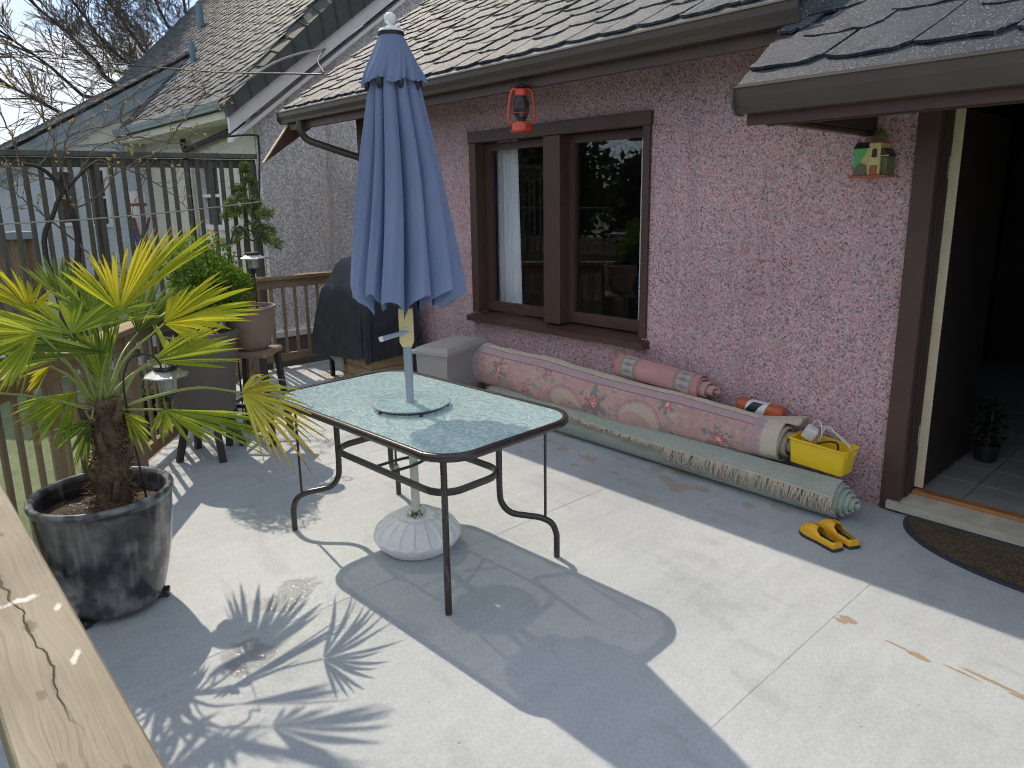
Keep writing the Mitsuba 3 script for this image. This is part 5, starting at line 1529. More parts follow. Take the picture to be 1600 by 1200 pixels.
# ================================================================== PLANTERS AT THE BACK
# taupe planter with a boxwood, on a low black stand
std = thing('plant_stand', 'low black plant stand under the large taupe planter', 'stand')
SC = A(-4.94, 1.625, 0)
part(std, 'top', lathe([(0.0, 0.285), (0.20, 0.285), (0.205, 0.295), (0.20, 0.312), (0.0, 0.312)], 32, SC, False), 'm_black_wood', smooth=30)
for (x, y) in ((-4.93, 1.40), (-4.71, 1.62), (-5.14, 1.60), (-4.97, 1.87)):
    a = unit(A(x, y, 0) - SC)
    part(std, 'leg', beam(tuple(SC + a * 0.15 + A(0, 0, 0.284)), (x, y, 0.001), 0.042, 0.042, 0.004, up=tuple(a)), 'm_black_wood')
tp = thing('planter', 'large taupe plastic planter holding the round boxwood behind the palm', 'plant pot')
part(tp, 'body', lathe([(0.0, 0.313), (0.185, 0.313), (0.195, 0.33), (0.240, 0.84), (0.252, 0.842), (0.258, 0.855), (0.258, 0.890), (0.250, 0.900), (0.236, 0.895), (0.230, 0.84), (0.0, 0.82)], 48, SC, False), 'm_taupe_pot', smooth=35)
bx = thing('boxwood', 'round glossy green boxwood growing in the large taupe planter', 'shrub')
xr = np.random.default_rng(71)
bc = A(-4.96, 1.72, 1.18)
part(bx, 'stem', tube(spline([SC + A(0, 0, 0.80), SC + A(0.02, 0.03, 0.95), bc], 5), [0.022, .02, .018, .017, .016, .015, .014, .013, .012, .011, .010], 7), 'm_bark', smooth=True)
for k in range(7):
    d = unit(A(math.cos(k * 0.9), math.sin(k * 0.9), 0.5 + 0.2 * (k % 3)))
    part(bx, 'branch', tube([SC + A(0.01, 0.02, 0.92), bc - A(0, 0, .1) + d * 0.12, bc + d * 0.24], [0.010, 0.007, 0.003], 5), 'm_bark')
P, N = bush_points(bc, (0.33, 0.33, 0.34), 9500, xr, 16, 0.62)
N2 = N + xr.normal(size=N.shape) * 0.75 + A(0, 0, 0.3)
part(bx, 'leaves', leaf_cloud(P, N2, xr.uniform(0.020, 0.038, len(P)), 0.55, xr), 'm_leaf', kind='stuff', color=leaf_colors(P, xr, (0.05, 0.11, 0.025), (0.24, 0.38, 0.05)))

# beige pot on a tall dark stool
st = thing('stool', 'dark wooden stool carrying the beige pot near the far railing', 'stool')
QC = A(*(-5.020, 2.028, 0.697)) * A(1, 1, 0)
SH = 0.697
part(st, 'seat', moved(box(-0.165, 0.165, -0.165, 0.165, SH - 0.04, SH, 0.012), rotz(0.75), QC), 'm_terracotta')
for sx in (-1, 1):
    for sy in (-1, 1):
        a = rotz(0.75) @ A(sx * 0.125, sy * 0.125, 0)
        b = rotz(0.75) @ A(sx * 0.17, sy * 0.17, 0)
        part(st, 'leg', beam(tuple(QC + a + A(0, 0, SH - 0.041)), tuple(QC + b + A(0, 0, 0.001)), 0.042, 0.042, 0.005, up=(0.7, 0.7, 0)), 'm_black_wood')
for k in range(4):
    a = rotz(0.75 + k * math.pi / 2)
    part(st, 'rung', beam(tuple(QC + a @ A(0.150, -0.14, 0.30)), tuple(QC + a @ A(0.150, 0.14, 0.30)), 0.022, 0.03, 0.003), 'm_black_wood')
bp = thing('planter', 'beige round pot with pale rim on the dark stool, holding bare soil', 'plant pot')
PH = 0.375 * 0.86
sk = lambda q: [(r * 0.86, z * 0.86) for r, z in q]
part(bp, 'body', lathe(sk([(0.0, 0.001), (0.115, 0.001), (0.135, 0.02), (0.190, 0.16), (0.207, 0.28), (0.205, 0.34), (0.218, 0.350), (0.222, 0.362), (0.216, 0.375), (0.200, 0.375), (0.192, 0.355), (0.188, 0.335)]), 48, QC + A(0, 0, SH), False), 'm_terracotta', smooth=35)
part(bp, 'soil', lathe(sk([(0.0, 0.352), (0.10, 0.348), (0.191, 0.338)]), 32, QC + A(0, 0, SH), False), 'm_soil', smooth=True)
l2 = A(*(-5.020, 2.089, 1.396))
lantern(l2, 0.92, 'silver and glass solar lantern on a stake in the beige pot on the stool', tuple(A(l2[0], l2[1], SH + 0.28)))
hk2 = thing('shepherd_hook', 'double scrolled black garden hook rising behind the lantern of the beige pot', 'garden hook')
part(hk2, 'rod', tube(spline([A(-5.28, 2.01, 0.005), A(-5.28, 2.01, 0.8), (-5.280, 2.006, 1.275), (-5.280, 2.053, 1.500), (-5.280, 2.109, 1.583), (-5.280, 2.159, 1.543), (-5.280, 2.188, 1.485), (-5.280, 2.228, 1.483), (-5.280, 2.253, 1.540)], 7), 0.0065, 8), 'm_black', smooth=True)
part(hk2, 'scroll', tube(spline([(-5.280, 2.228, 1.483), (-5.280, 2.272, 1.519), (-5.280, 2.297, 1.577), (-5.280, 2.269, 1.597), (-5.280, 2.236, 1.569)], 7), 0.005, 8), 'm_black', smooth=True)
part(hk2, 'arm', tube([(-5.280, 2.030, 1.369), (-5.280, 2.332, 1.335)], 0.004, 6), 'm_black', smooth=True)

# ================================================================== COVERED BARBECUE, CRATE, BIN
bq = thing('covered_barbecue', 'barbecue under a dark draped cover by the house corner, behind the umbrella', 'barbecue')
BQ = A(-6.08, 3.62)
rows = []
bn = np.random.default_rng(15)
for (z, hx, hy, ox, oy, fold) in ((0.30, 0.53, 0.36, 0.0, 0.0, 0.035), (0.45, 0.515, 0.35, 0, 0, 0.028), (0.65, 0.475, 0.335, 0.03, 0, 0.022), (0.82, 0.44, 0.32, 0.06, 0, 0.016), (0.92, 0.41, 0.31, 0.08, 0, 0.012), (0.97, 0.37, 0.295, 0.10, 0.0, 0.010), (1.06, 0.32, 0.28, 0.12, 0.01, 0.008), (1.16, 0.28, 0.25, 0.13, 0.02, 0.006), (1.22, 0.24, 0.19, 0.13, 0.03, 0.003), (1.245, 0.16, 0.10, 0.13, 0.03, 0.0)):
    pth = np.array(rrect(0, 0, 2 * hx, 2 * hy, min(hx, hy) * 0.30, 6))
    pth = np.vstack([np.linspace(pth[i], pth[(i + 1) % len(pth)], 5, endpoint=False) for i in range(len(pth))])
    s = np.linspace(0, 2 * math.pi, len(pth), endpoint=False)
    w = 1 + fold * (np.sin(s * 9 + 1.2 * np.sin(s * 2)) + 0.7 * np.sin(s * 17 + 2)) + 0.01 * bn.normal()
    zz = z + (0.035 * np.sin(s * 5 + 1) + 0.02 * np.sin(s * 11) if z < 0.35 else 0)
    rows.append(np.stack([BQ[0] + ox + pth[:, 0] * w, BQ[1] + oy + pth[:, 1] * w, 0 * s + zz], 1))
cv = loft(rows, caps=False)
cap_c = len(cv.vertices)
k = len(rows[-1])
cv = trimesh.Trimesh(np.vstack([cv.vertices, rows[-1].mean(0) + A(0, 0, 0.008)]), np.vstack([cv.faces, [((len(rows) - 1) * k + i, (len(rows) - 1) * k + (i + 1) % k, cap_c) for i in range(k)]]), process=False)
part(bq, 'cover', cv, 'm_cover', smooth=60)
for sx in (-1, 1):
    for sy in (-1, 1):
        part(bq, 'leg', box(BQ[0] + sx * 0.36 - 0.02, BQ[0] + sx * 0.36 + 0.02, BQ[1] + sy * 0.2 - 0.02, BQ[1] + sy * 0.2 + 0.02, 0.001, 0.42, 0.003), 'm_black')
part(bq, 'side_panel', hull([(-6.50, 3.30, 0.36), (-6.50, 3.32, 0.36), (-6.08, 3.33, 0.40), (-6.08, 3.35, 0.40), (-6.06, 3.33, 0.13), (-6.06, 3.35, 0.13)]), 'm_grey_plastic_lid', label='pale grey panel showing below the dark cover')
ct = thing('wooden_crate', 'low wooden crate of pale boards under the hem of the barbecue cover', 'crate')
for i in range(3):
    part(ct, 'board', box(-6.14, -5.62, 3.375, 3.395, 0.006 + i * 0.098, 0.098 + i * 0.098, 0.003), 'm_crate')
    part(ct, 'board', box(-5.64, -5.62, 3.397, 3.80, 0.006 + i * 0.098, 0.098 + i * 0.098, 0.003), 'm_crate')
part(ct, 'corner_post', box(-5.675, -5.641, 3.396, 3.43, 0.004, 0.29, 0.003), 'm_crate')
part(ct, 'corner_post', box(-6.13, -6.09, 3.396, 3.43, 0.004, 0.29, 0.003), 'm_crate')

sb = thing('storage_box', 'grey plastic deck box with a lid against the pink wall, left of the rolled rugs', 'storage box')
e1, e2 = unit(A(-0.30, -0.10, 0)), unit(A(-0.36, 0.64, 0))
e2 = unit(e2 - e1 * (e1 @ e2))
C0 = A(-4.365, 3.33, 0)
l1, l2_ = 0.33, 0.62


def qbox(a0, a1, b0, b1, z0, z1, taper, bev):
    p = []
    for z, t in ((z0, taper), (z1, 0)):
        for i in (0, 1):
            for j in (0, 1):
                p.append(C0 + e1 * ((a0 + t, a1 - t)[i]) + e2 * ((b0 + t, b1 - t)[j]) + A(0, 0, z))
    m = hull(p)
    return m


for i in range(2):
    z0, z1 = 0.006 + i * 0.262, 0.262 + i * 0.262
    part(sb, 'side_panel', qbox(0.012, l1 - 0.012, 0.012, l2_ - 0.012, z0, z1, 0.012 - 0.005 * i, 0), 'm_grey_plastic')
part(sb, 'belt', qbox(0.020, l1 - 0.020, 0.020, l2_ - 0.020, 0.258, 0.272, 0.0, 0), 'm_grey_plastic')
lid = [C0 + e1 * a + e2 * b + A(0, 0, z) for a, b, z in [(x, y, 0.526) for x in (-.012, l1 + .012) for y in (-.012, l2_ + .012)] + [(x, y, 0.552) for x in (-.015, l1 + .015) for y in (-.015, l2_ + .015)] + [(x, y, 0.580) for x in (.02, l1 - .02) for y in (.03, l2_ - .03)] + [(x, y, 0.590) for x in (.06, l1 - .06) for y in (.12, l2_ - .12)]]
part(sb, 'lid', hull(lid), 'm_grey_plastic_lid')

# ================================================================== RUGS
def roll(name_parent, part_name, axis_pts, rads, mat, squash=1.0, phi0=-1.745, uscale=0.17, vlen=3.0, n=56, wob=0.0, seed=0):
    ax = spline(axis_pts, 12)
    rr = np.interp(np.linspace(0, 1, len(ax)), np.linspace(0, 1, len(rads)), rads)
    ph = phi0 + np.linspace(0, 2 * math.pi, n)
    v, uv = [], []
    s = np.linalg.norm(np.diff(ax, axis=0), axis=1)
    s = np.concatenate([[0], np.cumsum(s)])
    s = s / s[-1] * vlen
    for i, c in enumerate(ax):
        w = 1 + wob * (meshkit.fbm(np.stack([np.cos(ph) * 1.2, np.sin(ph) * 1.2, 0 * ph + s[i] * 2.2], -1), 3, seed) - 0.5) * 2
        v.append(np.stack([0 * ph + c[0], c[1] - rr[i] * np.cos(ph) * w, c[2] + rr[i] * squash * np.sin(ph) * w], 1))
        uv.append(np.stack([(ph - phi0) * uscale, 0 * ph + s[i]], 1))
    v, uv = np.array(v), np.array(uv)
    m = len(ax)
    f = []
    for i in range(m - 1):
        k = i * n + np.arange(n - 1)
        f += [np.stack([k, k + 1, k + n + 1], 1), np.stack([k, k + n + 1, k + n], 1)]
    return part(name_parent, part_name, trimesh.Trimesh(v.reshape(-1, 3), np.vstack(f), process=False), mat, smooth=True, uv=uv.reshape(-1, 2)), ax, rr


def spiral(c, r0, r1, turns, th, xin, protrude, x_sign=1, start=0.6, squash=1.0, wave=0.0):
    """the rolled layers seen at the end of a rug"""
    n = int(turns * 40)
    rings = []
    for i in range(n + 1):
        t = i / n
        a = start + t * turns * 2 * math.pi
        r = r0 + (r1 - r0) * t
        ca, sa = -math.cos(a), math.sin(a) * squash
        xe = c[0] + x_sign * (protrude * t + wave * math.sin(a * 1.7))
        rings.append([(xin, c[1] + r * ca, c[2] + r * sa), (xe - x_sign * th * .3, c[1] + r * ca, c[2] + r * sa), (xe, c[1] + (r - th * .5) * ca, c[2] + (r - th * .5) * sa), (xe - x_sign * th * .3, c[1] + (r - th) * ca, c[2] + (r - th) * sa), (xin, c[1] + (r - th) * ca, c[2] + (r - th) * sa)])
    return loft(rings)


grug = thing('rolled_rug', 'long pale green rolled rug with a fringed edge lying on the deck along the wall', 'rug', 'rolled rugs along the pink wall')
_, gax, grr = roll(grug, 'roll', [(-4.35, 3.79, 0.104), (-3.3, 3.765, 0.106), (-2.3, 3.745, 0.106), (-1.37, 3.735, 0.107)], [0.108, 0.108, 0.104, 0.101, 0.101], 'm_rug_green', 1.0, uscale=0.11, vlen=3.0, wob=0.03, seed=2)
part(grug, 'coil', spiral((-1.375, 3.735, 0.107), 0.099, 0.018, 4.2, 0.014, -1.55, 0.10, 1, -0.5), 'm_rug_back_green', smooth=40)
# the outer flap with its knotted fringe
phe = lambda t: 0.80 - 0.42 * t + 0.06 * math.sin(t * 9)
vv, ff, uvs, fringe = [], [], [], []
M, K = 60, 16
frn = np.random.default_rng(8)
for i in range(M):
    t = i / (M - 1)
    x = -4.30 + t * 2.915
    c = A(x, np.interp(x, gax[:, 0], gax[:, 1]), np.interp(x, gax[:, 0], gax[:, 2]))
    r = np.interp(x, gax[:, 0], grr) + 0.010
    for k in range(K):
        a = math.pi * 0.80 + (phe(t) - math.pi * 0.80) * k / (K - 1)
        lift = 0.010 + 0.006 * math.sin(t * 23)
        e = (k / (K - 1)) ** 3
        rad = r + lift * e
        vv.append(c + A(0, -rad * math.cos(a), rad * math.sin(a)))
        uvs.append((0.60 + 0.1 * k / K, t * 3))
for i in range(M - 1):
    for k in range(K - 1):
        a = i * K + k
        ff += [(a, a + K, a + K + 1), (a, a + K + 1, a + 1)]
part(grug, 'flap', trimesh.Trimesh(vv, ff, process=False), 'm_rug_green', smooth=True, uv=np.array(uvs))
hemline = np.array([vv[i * K + K - 1] for i in range(M)])
part(grug, 'hem', tube(hemline, 0.006, 6), 'm_fringe', smooth=True, label='cream hem of the outer flap')
for i in range(1000):
    t = frn.random()
    if frn.random() < 0.12 + 0.2 * (math.sin(t * 31) > 0.8):
        continue
    s = t * (M - 1)
    b = hemline[int(s)] + (hemline[min(int(s) + 1, M - 1)] - hemline[int(s)]) * (s - int(s))
    L = frn.uniform(0.028, 0.055) * (1.0 + 0.9 * (t > 0.62))
    d = A(frn.normal() * 0.14, -0.30 - 0.15 * frn.random(), -1)
    p = [b, b + d * L * 0.35 + A(0, -0.006, 0), b + d * L * 0.75 + A(frn.normal() * 0.006, 0.010 * frn.random(), 0), b + A(d[0] * 1.4, -0.22, -1) * L + A(frn.normal() * 0.008, 0.012, 0)]
    fringe.append(tube(p, [0.0026, 0.0022, 0.002, 0.0008], 4))
part(grug, 'fringe', cat(fringe), 'm_fringe', kind='stuff', label='ragged cream fringe')

prug = thing('rolled_rug', 'thick pink floral rolled rug with cream borders lying on the green rug against the wall', 'rug', 'rolled rugs along the pink wall')
pk = [(-4.60, 3.875, 0.365), (-3.7, 3.870, 0.340), (-2.9, 3.868, 0.312), (-2.25, 3.885, 0.308), (-1.80, 3.90, 0.300)]
_, pax, prr = roll(prug, 'roll', pk, [0.170, 0.180, 0.170, 0.142, 0.117], 'm_rug_pink', 1.02, wob=0.13, seed=4)
part(prug, 'coil', spiral((-1.795, 3.90, 0.300), 0.113, 0.035, 2.6, 0.016, -2.0, 0.075, 1, -0.9, 1.0, 0.006), 'm_rug_back', smooth=40)
part(prug, 'left_coil', spiral((-4.60, 3.875, 0.365), 0.165, 0.05, 3.2, 0.018, -4.3, 0.02, -1, -0.9), 'm_rug_back', smooth=40)
fl = []
for i in range(10):
    t = i / 9
    x = -1.97 + 0.24 * t
    ring = []
    for k in range(12):
        a = 1.55 + k / 11 * (1.0 + 0.25 * t)
        r = 0.128 + 0.07 * (k / 11) * t
        ring.append((x + 0.012 * math.sin(k), 3.905 - r * math.cos(a) * 0.72, 0.302 + r * math.sin(a) + 0.07 * t * (k / 11) ** 1.5))
    fl.append(ring)
fl = np.array(fl)
fb = fl - A(0, 0.0, 0.012)
shell = [np.vstack([a, b[::-1]]) for a, b in zip(fl, fb)]
part(prug, 'loose_end', loft(shell), 'm_beige_cloth', smooth=50, label='loose cream end curling up against the wall')

srug = thing('rolled_rug', 'short pink rolled rug with patterned border bands lying on top of the larger pink rug', 'rug', 'rolled rugs along the pink wall')
roll(srug, 'roll', [(-3.10, 3.955, 0.560), (-2.75, 3.958, 0.540), (-2.42, 3.96, 0.512)], [0.080, 0.080, 0.078], 'm_rug_small', 1.0, vlen=0.86, n=44, wob=0.03, seed=6)
part(srug, 'coil', spiral((-2.425, 3.96, 0.511), 0.076, 0.014, 3.1, 0.014, -2.55, 0.145, 1, -0.7), 'm_rug_pinkedge', smooth=40)
part(srug, 'left_coil', spiral((-3.10, 3.955, 0.560), 0.078, 0.02, 3.0, 0.014, -2.95, 0.01, -1, -0.7), 'm_rug_pinkedge', smooth=40)
plain('m_rug_pinkedge', (0.48, 0.28, 0.27), 0.95, 0.25, 40.0)

# foil packet, yellow bin with lead, clogs, mat
pk_ = thing('rolled_packet', 'orange-red rolled packet with a black and white label lying on the pink rug', 'packet')
c0, c1 = A(-2.16, 3.965, 0.462), A(-1.86, 3.985, 0.447)
pkt = lambda t: c0 + (c1 - c0) * t
part(pk_, 'body', tube(spline([pkt(0), pkt(.04), pkt(.10), pkt(.5), pkt(.9), pkt(.97), pkt(1)], 4), np.interp(np.linspace(0, 1, 25), [0, .08, .2, .8, .93, 1], [0.030, 0.038, 0.042, 0.042, 0.038, 0.028]), 18), 'm_tan_bag', smooth=40)


def wrap(t0, t1, a0, a1, r, skew, mat, nm):
    d, s, u_ = frame_of(c1 - c0)
    vv, ff = [], []
    for i in range(8):
        for k in range(8):
            t = t0 + (t1 - t0) * i / 7 + skew * (k / 7 - 0.5)
            a = a0 + (a1 - a0) * k / 7
            vv.append(pkt(t) + r * (math.cos(a) * s + math.sin(a) * u_))
    for i in range(7):
        for k in range(7):
            a = i * 8 + k
            ff += [(a, a + 8, a + 9), (a, a + 9, a + 1)]
    part(pk_, nm, trimesh.Trimesh(vv, ff, process=False), mat, smooth=True)


wrap(0.24, 0.66, -0.9, 1.9, 0.0428, 0.10, 'm_label_white', 'label')
wrap(0.28, 0.50, -0.7, 1.0, 0.0434, 0.16, 'm_label_black', 'label_patch')

yb = thing('plastic_bin', 'yellow plastic bin on the end of the green rug beside the pink rug', 'bin')
BR = rotz(-0.05) @ roty(0.03)
bo = A(-1.575, 3.885, 0.215)
bl = lambda x, y, z: BR @ A(x, y, z) + bo
hx, hy, hz = 0.165, 0.078, 0.150


def tray(x, y, z0, z1, tp, wall_):
    o0, o1 = (x - tp, y - tp), (x, y)
    rg = []
    for (a, b), z in ((o0, z0), (o1, z1), ((x - wall_, y - wall_), z1), ((x - tp - wall_, y - tp - wall_), z0 + wall_)):
        rg.append([bl(px, py, z) for px, py in rrect(0, 0, 2 * a, 2 * b, 0.018, 4)])
    return loft(rg)


part(yb, 'tub', tray(hx, hy, 0.0, hz, 0.010, 0.004), 'm_yellow_plastic', smooth=35)
rimp = rrect(0, 0, 2 * hx + 0.012, 2 * hy + 0.012, 0.022, 5)
part(yb, 'rim', tube([bl(px, py, hz - 0.004) for px, py in rimp], 0.006, 6, closed=True), 'm_yellow_plastic', smooth=True)
for sx in (-1, 1):
    for sy in (-0.55, 0.55):
        part(yb, 'lug', hull([bl(sx * (hx + a), sy * hy + b, z) for a in (-0.004, 0.007) for b in (-0.008, 0.008) for z in (hz - 0.045, hz - 0.008)]), 'm_yellow_plastic')
cdp = thing('power_lead', 'white power lead with an adaptor block coiled in the yellow bin', 'cable')
part(cdp, 'adaptor', moved(box(-0.035, 0.035, -0.03, 0.03, -0.04, 0.035, 0.006), roty(0.5) @ rotz(0.3), bl(-0.085, 0.01, hz + 0.028)), 'm_cable_white')
part(cdp, 'adaptor_hole', moved(trimesh.creation.cylinder(0.008, 0.004, sections=12), roty(0.5) @ rotz(0.3) @ rotx(math.pi / 2), bl(-0.098, -0.024, hz + 0.032)), 'm_black')
lead = [(-0.06, 0.03, hz - 0.03), (-0.09, 0.035, hz + 0.06), (-0.065, 0.03, hz + 0.105), (-0.03, 0.02, hz + 0.085), (-0.02, 0.015, hz + 0.03), (-0.035, 0.02, hz - 0.02), (-0.02, 0.03, hz + 0.05), (0.0, 0.03, hz + 0.085), (0.03, 0.035, hz + 0.07), (0.09, 0.03, hz + 0.03), (0.150, 0.02, hz - 0.01), (0.13, 0.0, hz - 0.05), (0.0, 0.0, hz - 0.06)]
part(cdp, 'cord', tube(spline([bl(*p) for p in lead], 8), 0.0042, 8), 'm_cable_white', smooth=True)
lead2 = [(-0.05, 0.05, hz - 0.02), (-0.07, 0.05, hz + 0.05), (-0.04, 0.05, hz + 0.075), (0.0, 0.05, hz + 0.06), (0.06, 0.05, hz + 0.045), (0.12, 0.045, hz + 0.012), (0.15, 0.04, hz - 0.02)]
part(cdp, 'cord', tube(spline([bl(*p) for p in lead2], 8), 0.0036, 8), 'm_cable_white', smooth=True)
part(cdp, 'black_lead', tube(spline([bl(*p) for p in [(-0.02, -0.03, hz - 0.01), (0.03, 0.0, hz + 0.008), (0.07, 0.02, hz + 0.004), (0.10, -0.02, hz - 0.015)]], 8), 0.006, 8), 'm_black', smooth=True)


def clog(toe, heel, label):
    t = thing('clog', label, 'shoe', 'pair of yellow clogs')
    toe, heel = A(*toe, 0), A(*heel, 0)
    d = unit(toe - heel)
    c = (toe + heel) / 2
    R = np.stack([d, np.cross([0, 0, 1], d), A(0, 0, 1)], 1)
    L = np.linalg.norm(toe - heel)
    w = [(-0.5, 0.026), (-0.46, 0.033), (-0.3, 0.036), (-0.05, 0.038), (0.15, 0.045), (0.30, 0.046), (0.42, 0.036), (0.49, 0.018)]
    outl = [(x * L, y) for x, y in w] + [(x * L, -y) for x, y in reversed(w)]
    outl = np.array(spline([(x, y, 0) for x, y in outl + outl[:1]], 4))[:, :2]
    part(t, 'sole', moved(prism(sg.Polygon(outl).buffer(0.0015), 'z', 0.001, 0.015), R, c), 'm_rubber_dark')
    top = {-0.5: 0.052, -0.3: 0.050, -0.08: 0.055, 0.05: 0.080, 0.2: 0.082, 0.35: 0.066, 0.45: 0.048, 0.49: 0.034}
    xs = np.linspace(-0.485, 0.487, 40)
    hw = np.interp(xs, [a for a, _ in w], [b for _, b in w])
    hz_ = np.interp(xs, list(top), list(top.values()))

    def ringset(off):
        rg = []
        for x, a, h in zip(xs, hw, hz_):
            a, h = max(a - off, 0.004), h - off
            ph = np.linspace(0, math.pi, 20)
            yy = a * np.cos(ph)
            zz = 0.020 + (h - 0.020) * np.sin(ph) ** 0.65
            rg.append(np.vstack([np.stack([0 * ph + x * L, yy, zz], 1), [(x * L, -a * 0.98, 0.016), (x * L, a * 0.98, 0.016)]]))
        return rg
    outer = loft(ringset(0.0))
    inner = loft([r + A(0, 0, 0.006) for r in ringset(0.006)][1:-1])
    O_ = m3.Manifold(m3.Mesh(outer.vertices.astype(np.float32), outer.faces.astype(np.uint32)))
    I_ = m3.Manifold(m3.Mesh(inner.vertices.astype(np.float32), inner.faces.astype(np.uint32)))
    cut = prism([(-0.60 * L, 0.060), (-0.40 * L, 0.044), (-0.10 * L, 0.046), (0.0 * L, 0.062), (0.08 * L, 0.095), (-0.60 * L, 0.12)], 'y', -0.1, 0.1)
    C_ = m3.Manifold(m3.Mesh(cut.vertices.astype(np.float32), cut.faces.astype(np.uint32)))
    if O_.volume() < 0 or I_.volume() < 0:
        raise ValueError('clog inside out')
    up = (O_ - I_) - C_
    mm = up.to_mesh()
    part(t, 'upper', moved(trimesh.Trimesh(mm.vert_properties[:, :3], mm.tri_verts, process=False), R, c), 'm_yellow_rubber', smooth=40)
    part(t, 'insole', moved(prism(sg.Polygon(outl).buffer(-0.007), 'z', 0.0205, 0.024), R, c), 'm_rubber_dark')


clog((-1.455, 3.445), (-1.225, 3.352), 'yellow rubber clog nearer the camera, the left one of the pair')
clog((-1.410, 3.560), (-1.180, 3.438), 'yellow rubber clog nearer the wall, the right one of the pair')

mt = thing('door_mat', 'brown half-round door mat with a black rubber edge at the doorway', 'door mat')
MC, MA, MB_ = (-0.40, 4.008), 0.735, 0.455
arc = [(MC[0] - MA * math.cos(a), MC[1] - MB_ * math.sin(a)) for a in np.linspace(0, math.pi, 60)]
outer = sg.Polygon(arc)
inner = outer.buffer(-0.026)
part(mt, 'edge', prism(outer.difference(inner), 'z', 0.001, 0.012), 'm_rubber_dark')
part(mt, 'pile', prism(inner, 'z', 0.001, 0.017), 'm_coir')

# ================================================================== LANTERN AND BIRD HOUSE ON THE HOUSE
hl = thing('hurricane_lantern', 'red hurricane lantern hanging from the gutter above the window', 'lantern')
LX, LY, LZ = -3.67, 3.52, 2.21
LS = 1.05
lp = lambda prof: [(r * LS, z * LS) for r, z in prof]
part(hl, 'tank', lathe(lp([(0.0, 0.0), (0.074, 0.0), (0.078, 0.006), (0.070, 0.014), (0.066, 0.020), (0.066, 0.050), (0.058, 0.060), (0.030, 0.066), (0.0, 0.068)]), 32, (LX, LY, LZ), False), 'm_red_enamel', smooth=35)
part(hl, 'burner', lathe(lp([(0.0, 0.066), (0.026, 0.066), (0.028, 0.085), (0.040, 0.088), (0.040, 0.096), (0.0, 0.10)]), 24, (LX, LY, LZ), False), 'm_black', smooth=35)
part(hl, 'globe', lathe(lp([(0.036, 0.096), (0.050, 0.120), (0.054, 0.150), (0.050, 0.185), (0.036, 0.225)]), 32, (LX, LY, LZ), False), 'm_globe', smooth=True)
part(hl, 'wick', lathe(lp([(0.0, 0.10), (0.012, 0.10), (0.010, 0.125), (0.0, 0.125)]), 12, (LX, LY, LZ), False), 'm_dirty_white')
part(hl, 'chimney', lathe(lp([(0.038, 0.224), (0.044, 0.232), (0.044, 0.262), (0.034, 0.272), (0.0, 0.272)]), 28, (LX, LY, LZ), False), 'm_red_enamel', smooth=35)
part(hl, 'hood', lathe(lp([(0.0, 0.272), (0.030, 0.272), (0.044, 0.282), (0.046, 0.290), (0.026, 0.304), (0.0, 0.308)]), 28, (LX, LY, LZ), False), 'm_black', smooth=35)
sdv = unit(A(0.62, 0.78, 0))
for s in (-1, 1):
    q = [A(LX, LY, LZ) + sdv * s * r * LS + A(0, 0, z * LS) for r, z in ((0.058, 0.055), (0.082, 0.062), (0.088, 0.10), (0.080, 0.18), (0.068, 0.245), (0.050, 0.268), (0.030, 0.270))]
    part(hl, 'side_tube', tube(spline(q, 5), 0.0085 * LS, 10), 'm_red_enamel', smooth=True)
part(hl, 'wire_guard', tube([A(LX, LY, LZ + 0.118 * LS) + 0.060 * LS * A(math.cos(a), math.sin(a), 0) for a in np.linspace(0, 2 * math.pi, 30, endpoint=False)], 0.0022, 5, closed=True), 'm_red_enamel')
bail = [A(LX, LY, LZ) + sdv * s_ * LS + A(0, 0, z) for s_, z in ((-0.066, 0.255), (-0.05, 0.32), (0.0, 0.355), (0.05, 0.32), (0.066, 0.255))]
part(hl, 'bail', tube(spline(bail, 6), 0.0022, 6), 'm_black')
part(hl, 'hook', tube(spline([(LX, LY, LZ + 0.350), (LX, LY + 0.004, LZ + 0.39), (LX, LY + 0.03, 2.58)], 5), 0.003, 6), 'm_black')

bh = thing('bird_house', 'small green and cream painted bird house with red base on the pink wall', 'bird house')
bsdf('m_bh_green', two(pr((0.10, 0.42, 0.13), 0.5)))
bsdf('m_bh_cream', two(pr((0.62, 0.52, 0.22), 0.5)))
bsdf('m_bh_red', two(pr((0.36, 0.10, 0.05), 0.5)))
bsdf('m_bh_olive', two(pr((0.14, 0.14, 0.08), 0.6)))
bsdf('m_bh_roof', two(pr((0.05, 0.035, 0.03), 0.6)))
B0 = A(-1.562, 3.955, 1.835)
bb = lambda x0, x1, y0, y1, z0, z1, b=0.002: box(B0[0] + x0, B0[0] + x1, B0[1] + y0, B0[1] + y1, B0[2] + z0, B0[2] + z1, b)
part(bh, 'base', bb(-0.012, 0.175, -0.015, 0.112, 0.0, 0.012), 'm_bh_red')
part(bh, 'wing', bb(0.0, 0.075, 0.004, 0.112, 0.0125, 0.150), 'm_bh_cream')
gpoly = sg.Polygon([(B0[0] + a, B0[2] + b) for a, b in ((0.001, 0.045), (0.022, 0.052), (0.034, 0.078), (0.045, 0.10), (0.060, 0.125), (0.064, 0.149), (0.001, 0.149))])
part(bh, 'painted_leaf', prism(gpoly, 'y', B0[1] + 0.0005, B0[1] + 0.0035), 'm_bh_green', label='bright green painted patch')
part(bh, 'wing_roof', hull([(B0[0] + a, B0[1] + b, B0[2] + c) for a, b, c in ((-.004, -.004, .151), (.077, -.004, .151), (-.004, .112, .151), (.077, .112, .151), (0.0, .03, .182), (.077, .03, .182), (0.0, .112, .185), (.077, .112, .185))]), 'm_bh_roof')
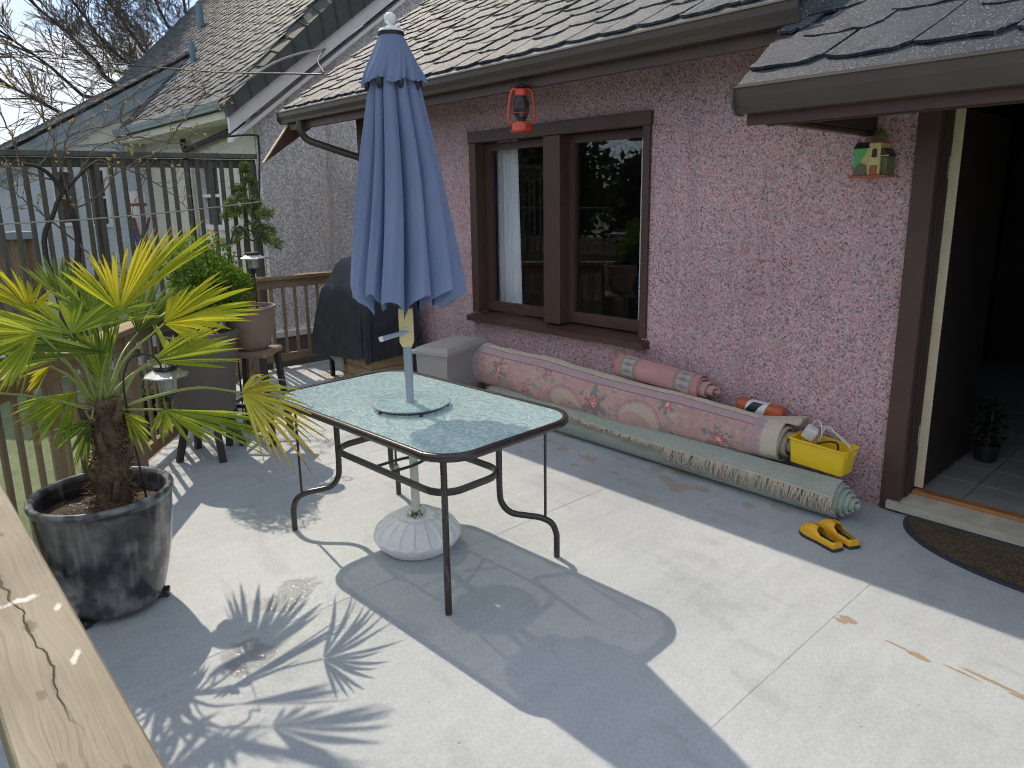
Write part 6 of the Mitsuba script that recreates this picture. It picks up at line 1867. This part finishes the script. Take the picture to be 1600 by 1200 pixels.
part(bh, 'tower', bb(0.078, 0.136, -0.006, 0.112, 0.0125, 0.172), 'm_bh_cream')
part(bh, 'tower_cornice', bb(0.074, 0.140, -0.010, 0.112, 0.1725, 0.180), 'm_bh_red')
part(bh, 'dome', lathe([(0.030, 0.180), (0.032, 0.20), (0.027, 0.222), (0.014, 0.238), (0.006, 0.242), (0.005, 0.250), (0.0, 0.252)], 20, B0 + A(0.107, 0.05, 0), False), 'm_bh_olive', smooth=35)
bell = sg.Point(B0[0] + 0.107, B0[2] + 0.135).buffer(0.011).union(sg.Polygon([(B0[0] + 0.096, B0[2] + 0.135), (B0[0] + 0.118, B0[2] + 0.135), (B0[0] + 0.119, B0[2] + 0.112), (B0[0] + 0.124, B0[2] + 0.106), (B0[0] + 0.107, B0[2] + 0.099), (B0[0] + 0.090, B0[2] + 0.106), (B0[0] + 0.095, B0[2] + 0.112)]))
part(bh, 'window', prism(bell, 'y', B0[1] - 0.0095, B0[1] - 0.0065), 'm_bh_roof')
archp = sg.Point(B0[0] + 0.040, B0[2] + 0.045).buffer(0.027).intersection(sg.box(-9, B0[2] + 0.045, 9, 9)).union(sg.box(B0[0] + 0.013, B0[2] + 0.013, B0[0] + 0.067, B0[2] + 0.046))
part(bh, 'archway', prism(archp, 'y', B0[1] - 0.006, B0[1] + 0.0003), 'm_bh_olive')
part(bh, 'wall_strip', bb(0.002, 0.012, -0.004, 0.0035, 0.0126, 0.045, 0.001), 'm_bh_red')
part(bh, 'tower_door', bb(0.088, 0.126, -0.010, -0.0065, 0.0126, 0.060, 0.001), 'm_bh_red')
part(bh, 'side_house', bb(0.137, 0.168, 0.01, 0.112, 0.0126, 0.105), 'm_bh_olive')
part(bh, 'side_roof', hull([(B0[0] + a, B0[1] + b, B0[2] + c) for a, b, c in ((.137, 0.0, .106), (.176, 0.0, .106), (.137, .112, .106), (.176, .112, .106), (.137, 0.0, .148), (.137, .112, .148), (.150, 0.0, .145), (.150, .112, .145))]), 'm_bh_roof')
part(bh, 'side_eave', bb(0.138, 0.179, -0.003, 0.0, 0.1055, 0.111, 0.001), 'm_bh_cream')
